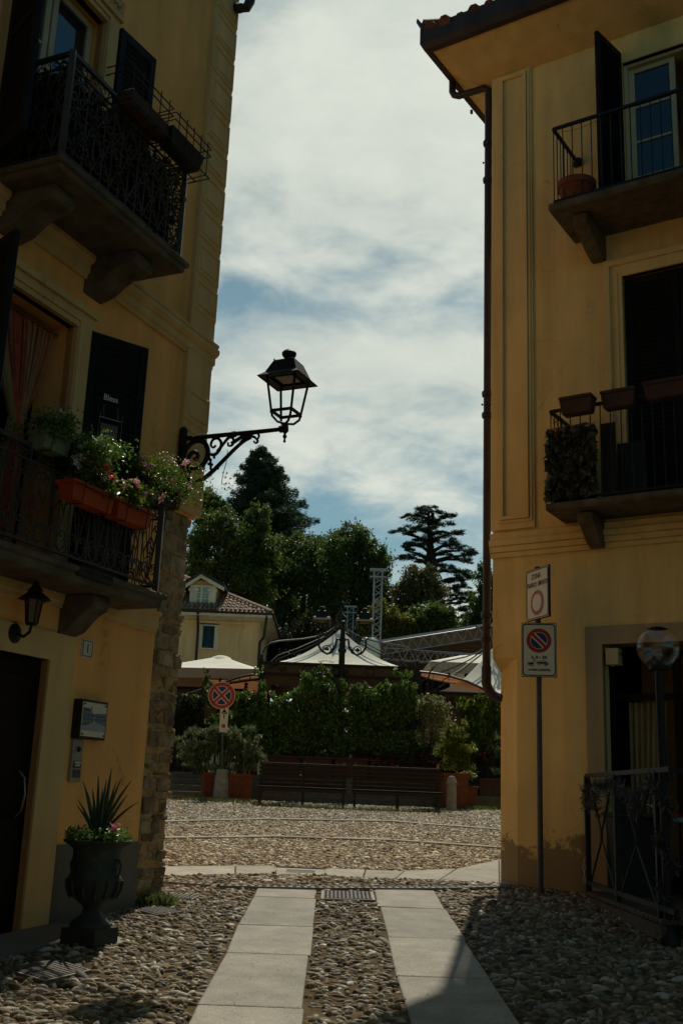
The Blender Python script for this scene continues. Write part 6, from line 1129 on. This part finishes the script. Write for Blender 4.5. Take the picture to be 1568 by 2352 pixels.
    # wall lantern by the door
    t = thing('door_lantern', 'dark wall lantern under the lower balcony beside the entrance', 'lantern', f.w(2.2, 0, 2.58)); m = MB(f); m.lathe([(.07, 0), (.08, .02), (.03, .05), (.0, .06)], n=12) ; m = MB(Fr(f.w(2.36, .0, 2.58), f.ax, f.az, f.ay)); m.lathe([(.085, 0), (.09, .015), (.06, .03), (.02, .05), (.0, .055)], n=14); m.build('wall_plate', IRON, t, smooth=True)
    m = MB(f); m.tube([(2.36, .04, 2.58), (2.38, .12, 2.55), (2.40, .19, 2.58), (2.40, .20, 2.64)], .012, 6); m.build('arm', IRON, t); m = MB(f.at(2.40, .20, 2.63)); m.lathe([(.035, 0), (.045, .01), (.045, .02)], n=6); m.lathe([(.125, .19), (.085, .225), (.05, .25), (.06, .26), (.025, .30), (.015, .33), (0, .34)], n=6)
    for x, y in circ(6, .065): m.tube([(x*.68, y*.68, .015), (x, y, .20)], .006, 4)
    m.build('lantern_frame', IRON, t); m = MB(f.at(2.40, .20, 2.63)); m.lathe([(.040, .02), (.060, .19)], n=6, cap=False); m.build('glass', M('amber_glass', (.09, .06, .025), .25, .3, 12, spec=.6), t)
    # urn
    p = ground(205, 2178); z = gz(p.y)+.012; U = Fr((p.x-.03, p.y+.12, z), (math.cos(LA), -math.sin(LA), 0), (math.sin(LA), math.cos(LA), 0)); U.ax *= .86; U.ay *= .86; U.az *= .86; t = thing('urn_planter', 'dark green cast iron urn with aloe beside the entrance', 'urn', U.o); m = MB(U); m.box(-.165, .165, -.165, .165, 0, .13); m.lathe([(.17, .13), (.17, .16), (.13, .19), (.085, .23), (.07, .27), (.085, .30), (.12, .325), (.18, .37), (.215, .44), (.225, .50), (.215, .53), (.20, .55), (.195, .72), (.205, .75), (.25, .78), (.285, .80), (.285, .815), (.24, .815), (.20, .78)], n=24)
    m.build('urn', URNM, t, smooth=True); m = MB(U)
    for k in range(14): a_ = k*2*math.pi/14; m.tube([(.19*math.cos(a_), .19*math.sin(a_), .36), (.225*math.cos(a_), .225*math.sin(a_), .43), (.232*math.cos(a_), .232*math.sin(a_), 0.50)], .011, 5)
    m.build('gadroon', URNM, t, smooth=True)
    for s in (-1, 1): m = MB(U); m.tube([(s*.19, 0, .66), (s*.225, 0, .665), (s*.25, 0, .62), (s*.24, 0, .56), (s*.215, 0, .52)], .009, 6); m.build('handle', URNM, t, smooth=True)
    m = MB(U)
    for (ang, lean, L_, w) in ((0.2, .05, .66, .035), (1.2, .18, .54, .03), (2.2, .3, .50, .03), (2.9, .42, .56, .028), (3.6, .25, .45, .03), (4.6, .2, .48, .03), (5.4, .5, .60, .03), (5.9, .62, .62, .028), (6.1, .3, .58, .032), (.7, .4, .45, .028), (3.2, .6, .36, .022), (1.7, .1, .46, .03), (2.6, .15, .6, .03), (4.1, .45, .4, .024), (0.0, .75, .44, .024)):
        d = (math.cos(ang), math.sin(ang)); pts = [(d[0]*(.03+lean*L_*t_**1.5*1.0), d[1]*(.03+lean*L_*t_**1.5), .79+.92*L_*t_*math.sqrt(max(.1, 1-.5*lean*lean*t_))) for t_ in (0, .25, .5, .75, .92, 1)]; m.tube(pts, [w*.62, w*.58, w*.48, w*.33, w*.16, .002], 5)
    m.build('aloe', LF_ALOE, t, smooth=True); nn = 1300; aa = RNG.uniform(0, 2*math.pi, nn); rr_ = RNG.uniform(.10, .27, nn); W_ = np.array([tuple(U.w(r_*math.cos(a_), r_*math.sin(a_), .82+abs(h_))) for r_, a_, h_ in zip(rr_, aa, RNG.normal(0, .04, nn))]); leaves('foliage', W_, .035, LF_BUSH, t); W_ = np.array([tuple(U.w(.19+x, -.06+y, .92+h_)) for x, y, h_ in RNG.normal(0, .02, (14, 3))]); [leaves('flower', W_[k:k+1], .035, PETALP, t, aspect=.9) for k in range(len(W_))]
left_things()
# =================================================================== THINGS ON AND BEFORE THE RIGHT HOUSE
def right_things():
    f = RFR
    m = MB(f.at(1.06, .60, 8.215)); m.lathe([(.15, 0), (.16, .02), (.205, .22), (.225, .23), (.23, .30), (.205, .31), (.19, .27), (0, .27)], n=24); tag(m.build('flower_pot', TERRA, base=f.w(1.06, .6, 8.215), smooth=True), 'empty round terracotta pot on the upper right balcony', 'pot')
    def box(lab, a0, a1, n, z, mat):
        L_ = (a1-a0)/2; ff = f.at((a0+a1)/2, n, z); m = MB(ff); m.hexa([(-L_*.86, -.07, 0), (L_*.86, -.07, 0), (L_*.86, .07, 0), (-L_*.86, .07, 0), (-L_*.97, -.09, .16), (L_*.97, -.09, .16), (L_*.97, .09, .16), (-L_*.97, .09, .16)]); m.box(-L_, L_, -.10, .10, .16, .20); tag(m.build('planter_box', mat, base=ff.o, bevel=.01), lab, 'planter', 'planter boxes on the lower right railing')
    box('brown planter box hanging outside the left corner of the lower right railing', .84, 1.22, .62, 5.66, TERRAD); box('brown planter box sitting in the middle of the lower right railing', 1.27, 1.66, .50, 5.70, TERRAD); box('brown planter box at the right edge on the lower right railing', 1.74, 2.3, .50, 5.72, TERRAD)
    n = 950; a = RNG.uniform(.62, 1.18, n); P = np.array([tuple(f.w(x, .53+d, z)) for x, d, z in zip(a, RNG.normal(0, .018, n), RNG.uniform(4.74, 5.56, n))]); D_ = np.array([tuple(f.ax*x+f.az*z+f.ay*.3) for x, z in RNG.normal(0, .6, (n, 2))])-np.array([0, 0, .6]); t = thing('leaf_screen', 'artificial dry leaf screen tied round the lower right balcony corner', 'screen', f.w(.9, .52, 4.72))
    n2 = 420; P2 = np.array([tuple(f.w(.655+d, y, z)) for d, y, z in zip(RNG.normal(0, .018, n2), RNG.uniform(.05, .5, n2), RNG.uniform(4.74, 5.50, n2))]); D2 = RNG.normal(0, .6, (n2, 3))-np.array([0, 0, .6]); leaves('leaf_panel', np.concatenate([P, P2]), .10, LF_FAKE, t, aspect=.62, dirs=np.concatenate([D_, D2]), spread=.4)
    m = MB(f); m.box(.70, 1.16, .44, .46, 4.72, 5.52); m.box(.68, .70, .08, .44, 4.72, 5.48); m.build('backing_net', IRON, t)
    for k in range(1): m = MB(f); m.tube([(.66+.012*i, .50+.02*math.sin(i*1.9), 5.72-.014*i+.05*math.sin(i*1.3)) for i in range(16)], .004, 4); m.build('dry_twine', IRON, t)
    m = MB(f); m.box(1.30, 1.62, .12, .14, 4.72, 5.42); tag(m.build('folded_panel', BLACKP, base=f.w(1.45, .13, 4.72)), 'black folded panel standing on the lower right balcony', 'panel')
    t = thing('wine_case', 'dark narrow board with pale print behind the leaf screen', 'board', f.w(1.22, .3, 4.72)); m = MB(f); m.box(1.18, 1.34, .30, .32, 4.72, 5.62); m.build('board', COPPER, t)
    # curtain in the ground floor opening
    m = MB(f); nn = 28; A_ = [m.p(1.20+.42*k/nn-.0, -.30+.035*math.sin(k*1.45), 2.60) for k in range(nn+1)]; B_ = [m.p(1.20+.34*k/nn, -.30+.03*math.sin(k*1.45+.3), 1.3) for k in range(nn+1)]; C_ = [m.p(1.20+.30*k/nn, -.30+.03*math.sin(k*1.45+.3), .6) for k in range(nn+1)]
    for X_, Y_ in ((A_, B_), (B_, C_)):
        for k in range(nn): m.face([X_[k], X_[k+1], Y_[k+1], Y_[k]])
    tag(m.build('door_curtain', CURT, base=f.w(1.4, -.3, .6), smooth=True, recalc=False), 'beige pleated curtain hanging in the ground floor opening', 'curtain')
    # cafe deck with railing
    X0, Y0, Y1 = 2.66, 8.9, 11.55; zd = .66; t = thing('cafe_deck', 'raised wooden cafe deck with black crossed bar railing before the yellow house', 'deck', (X0+1, 10, .55)); m = MB(); k = 0; y = Y0
    while y < Y1: m.box(X0-.04, X0+2.2, y, min(Y1, y+.115), zd-.04, zd); y += .128
    m.build('deck_board', DECKW, t, bevel=.005); m = MB(); m.box(X0-.05, X0, Y0, Y1, zd-.16, zd-.045); m.box(X0+1.2, X0+1.3, Y0, Y1, zd-.16, zd-.045); m.build('beam', DECKW, t); m = MB()
    for y in (Y0+.15, Y0+1.0, Y0+1.75, Y1-.2):
        for x in (X0+.08, X0+1.2): m = MB(); m.box(x-.03, x+.03, y-.03, y+.03, gz(y)-.05, zd-.05); m.build('leg', IRON, t)
    m = MB(); ps = [11.52, 10.35, 9.05]; zt = 1.80
    for y in ps: m.bar((X0, y, zd), (X0, y, zt), .05)
    for z in (zt, zd+.08): m.bar((X0, ps[-1]-.4, z), (X0, ps[0], z), .04)
    m.bar((X0, ps[-1], zt), (X0+1.6, ps[-1]-.3, zt), .04)
    for a, b in zip(ps, ps[1:]):
        c = (a+b)/2
        for s in (-1, 1): m.tube([(X0, c+s*(a-b)*.42, zt-.02), (X0, c+s*.02, (zt+zd)/2+.04), (X0, c+s*.02, (zt+zd)/2-.06), (X0, c+s*(a-b)*.42, zd+.08)], .010, 5)
    m.build('railing', IRON, t)
    # tinsel garland along the rail and round the lamp post
    P, D_ = [], []
    def gar(pts, n, r):
        pts = np.array(pts); i = RNG.uniform(0, len(pts)-1.001, n); k = i.astype(int); q = pts[k]+(pts[k+1]-pts[k])*(i-k)[:, None]; d = RNG.normal(size=(n, 3)); d /= np.linalg.norm(d, axis=1, keepdims=True); P.append(q+d*r*RNG.uniform(.2, 1, (n, 1))); D_.append(d)
    gar([(X0-.02, 11.5, zt-.1), (X0-.03, 11.35, zt-.32), (X0-.03, 11.15, zt-.28), (X0-.03, 11.0, zt-.10), (X0-.03, 10.7, zt-.12), (X0-.03, 10.35, zt-.08), (X0-.03, 10.0, zt-.16), (X0-.03, 9.7, zt-.22), (X0-.03, 9.6, zt-.36), (X0-.03, 9.5, zt-.2), (X0-.03, 9.05, zt-.08)], 1500, .075); lx, ly = at(1512, 1540, 8.95).x, 8.95
    gar([(lx+.06*math.cos(k*.9), ly+.06*math.sin(k*.9), zt+.02-k*.055) for k in range(26)], 1500, .06); o = leaves('tinsel_garland', np.concatenate(P), .085, M('tinsel_needle', (.05, .055, .05), .35, .3, 8, spec=.6), None, (X0, 10, zt), aspect=.10, dirs=np.concatenate(D_), spread=.2); tag(o, 'dark spiky tinsel garland wound along the deck railing and lamp post', 'garland')
    # globe lamp
    c = at(1510, 1487, ly); R_ = 48.5*ly/FPX; t = thing('globe_lamp', 'clear glass globe lamp on a black post at the deck edge', 'lamp', (lx, ly, gz(ly))); G = Fr((c.x, ly, c.z), (1, 0, 0), (0, 1, 0)); m = MB(G); pr = [(R_*math.sin(a), -R_*math.cos(a)) for a in [rad(28+k*8) for k in range(20)]]+[(.0, R_)]; m.lathe(pr, n=40, cap=False); m.build('globe', BULBG, t, smooth=True); m = MB(G); m.lathe([(.0, R_*1.005), (R_*.30, R_*.958), (R_*.5, R_*.87)], n=24, cap=False); m.build('globe_cap', SHUT, t, smooth=True)
    m = MB(G); b0 = -R_*.88; m.lathe([(.0, b0+.135), (.02, b0+.13), (.030, b0+.112), (.033, b0+.09), (.028, b0+.07), (.017, b0+.05), (.017, b0+.04)], n=14, cap=False); bl = m.build('bulb', BULBG, t, smooth=True); m = MB(G)
    for k in range(4): m.tube([(-.010+.007*k, 0, b0+.06), (-.016+.011*k, 0, b0+.11)], .0018, 4)
    m.build('filament', FIL, bl); m = MB(G); m.lathe([(.034, b0-.02), (.034, b0+.04), (.02, b0+.042)], n=14); m.build('socket', BLACKP, t); m = MB(); m.tube([(lx, ly, gz(ly)), (lx, ly, c.z+b0)], .036, 10); m.lathe([(.085, -.03), (.085, 0), (.05, .015)], lx, ly, c.z+b0, 14); m.lathe([(.09, 0), (.09, .05), (.05, .12)], lx, ly, gz(ly), 14); m.build('post', IRON, t, smooth=True)
    # black planter with a yellowing squash plant
    t = thing('tall_planter', 'tall black tapered planter with yellowing broad leaves behind the railing', 'planter', (X0+.36, 11.15, zd)); m = MB(Fr((X0+.36, 11.15, zd), (1, 0, 0), (0, 1, 0))); q = math.sqrt(2); m.lathe([(.12*q, 0), (.23*q, .74), (.245*q, .74), (.245*q, .78), (.21*q, .78), (.2*q, .72), (0.01, .72)], n=4, sq=True); m.build('pot', BLACKP, t, bevel=.008)
    BL = leafm('yellowing_leaf', (.08, .11, .015), (.34, .20, .02), .4); P = np.array([(X0+.02, 11.2, 1.58), (X0+.10, 11.1, 1.54), (X0+.2, 11.2, 1.62), (X0+.06, 11.25, 1.46), (X0+.62, 10.9, 1.62), (X0+.68, 10.95, 1.60), (X0+.5, 10.9, 1.66), (X0+.3, 11, 1.50), (X0+.03, 11.2, 1.40), (X0+.75, 10.9, 1.52), (X0+.40, 10.9, 1.44), (X0+.15, 11, 1.45)]); [leaves('leaf', P[k:k+1], .105, BL, t, aspect=.7, fold=.25) for k in range(len(P))]; m = MB(); [m.tube([(X0+.36, 11.15, zd+.7), ((X0+.36+p[0])/2, (11.15+p[1])/2, (zd+.8+p[2])/2+.1), tuple(p)], .006, 4) for p in P]; m.build('stem', LF_ALOE, t)
    # plastic chain and hanging sign
    def chain(m, pts, mats, link_=.055):
        pts = [Vector(p) for p in pts]; L_ = 0; k = 0
        for a, b in zip(pts, pts[1:]):
            n = max(1, int((b-a).length/link_)); d = (b-a).normalized(); s = d.cross(Vector((.2, 1, .1))).normalized(); s2 = s.cross(d)
            for i in range(n):
                c = a+(b-a)*((i+.5)/n); w = s if k % 2 else s2; m.m = 1 if (k//4) % 2 else 0; h = link_*.62; q = .012; m.tube([c+d*(h*math.sin(a_))+w*(q*math.cos(a_)) for a_ in [j*math.pi/5 for j in range(10)]], .0035, 4, True); k += 1
    RC = M('red_plastic', (.34, .03, .02), .45, .1); m = MB(); chain(m, [(X0-.05, 11.48, 1.66), (X0-.06, 11.47, 1.1), (X0-.055, 11.46, .68)], None); tag(m.build('plastic_chain', [RC, WHITE], base=(X0-.05, 11.47, .68)), 'red and white plastic chain hanging from the leftmost railing post', 'chain')
    m = MB(); e = Vector((X0+.55, 10.1, 1.44)); g = Vector((X0+1.25, 10.0, 1.28)); chain(m, [(X0+.02, 10.3, 1.6), e, g, (X0+1.6, 10, 1.34)], None); tag(m.build('plastic_chain', [RC, WHITE], base=tuple(e)), 'red and white plastic chain slung behind the railing with a green sign', 'chain')
    o_ = e*.45+g*.55+Vector((0, -.02, -.115)); ax = (g-e).normalized(); F = Fr(o_, ax, Vector((ax.y, -ax.x, 0)), Vector((0, 0, 1)) - ax*ax.z); t = thing('open_sign', 'small green hanging sign reading OPEN behind the railing', 'sign', tuple(o_)); m = MB(F); m.box(-.17, .17, -.006, 0, -.10, .10); m.build('plate', M('sign_green', (.015, .075, .045), .5, .1), t); text('OPEN', F, 0, .025, .001, .105, ALU, t, squeeze=.95, bold=.001)
    # table and chair on the deck
    tx, ty = X0+1.15, 10.75; t = thing('cafe_table', 'glass topped cafe table with greenish edge on the deck', 'table', (tx, ty, zd)); m = MB(); m.box(tx-.65, tx+.9, ty-.4, ty+.4, zd+.72, zd+.76); m.build('tabletop', M('green_glass_edge', (.10, .20, .17), .3, .1, spec=.6), t, bevel=.006); m = MB()
    for x in (tx-.5, tx+.7):
        for y in (ty-.3, ty+.3): m = MB(); m.tube([(x, y, zd), (x, y, zd+.72)], .02, 6); m.build('leg', IRON, t)
    cx, cy = X0+.95, 10.0; t = thing('cafe_chair', 'dark metal cafe chair standing on the deck', 'chair', (cx, cy, zd)); m = MB(); m.box(cx-.2, cx+.2, cy-.2, cy+.2, zd+.43, zd+.46); m.build('seat', IRON, t, bevel=.01)
    for sx in (-1, 1):
        for sy in (-1, 1): m = MB(); m.tube([(cx+sx*.18, cy+sy*.18, zd+.43), (cx+sx*.19, cy+sy*.19, zd+.2), (cx+sx*.22, cy+sy*.22, zd)], .012, 6); m.build('leg', IRON, t)
    m = MB(); m.tube([(cx+.19, cy-.19, zd+.43), (cx+.22, cy-.18, zd+.85), (cx+.24, cy, zd+.92), (cx+.22, cy+.18, zd+.85), (cx+.19, cy+.19, zd+.43)], .012, 6)
    for k in (-1, 0, 1): m.tube([(cx+.2, cy+k*.08, zd+.46), (cx+.235, cy+k*.08, zd+.9)], .008, 5)
    m.build('backrest', IRON, t)
right_things()
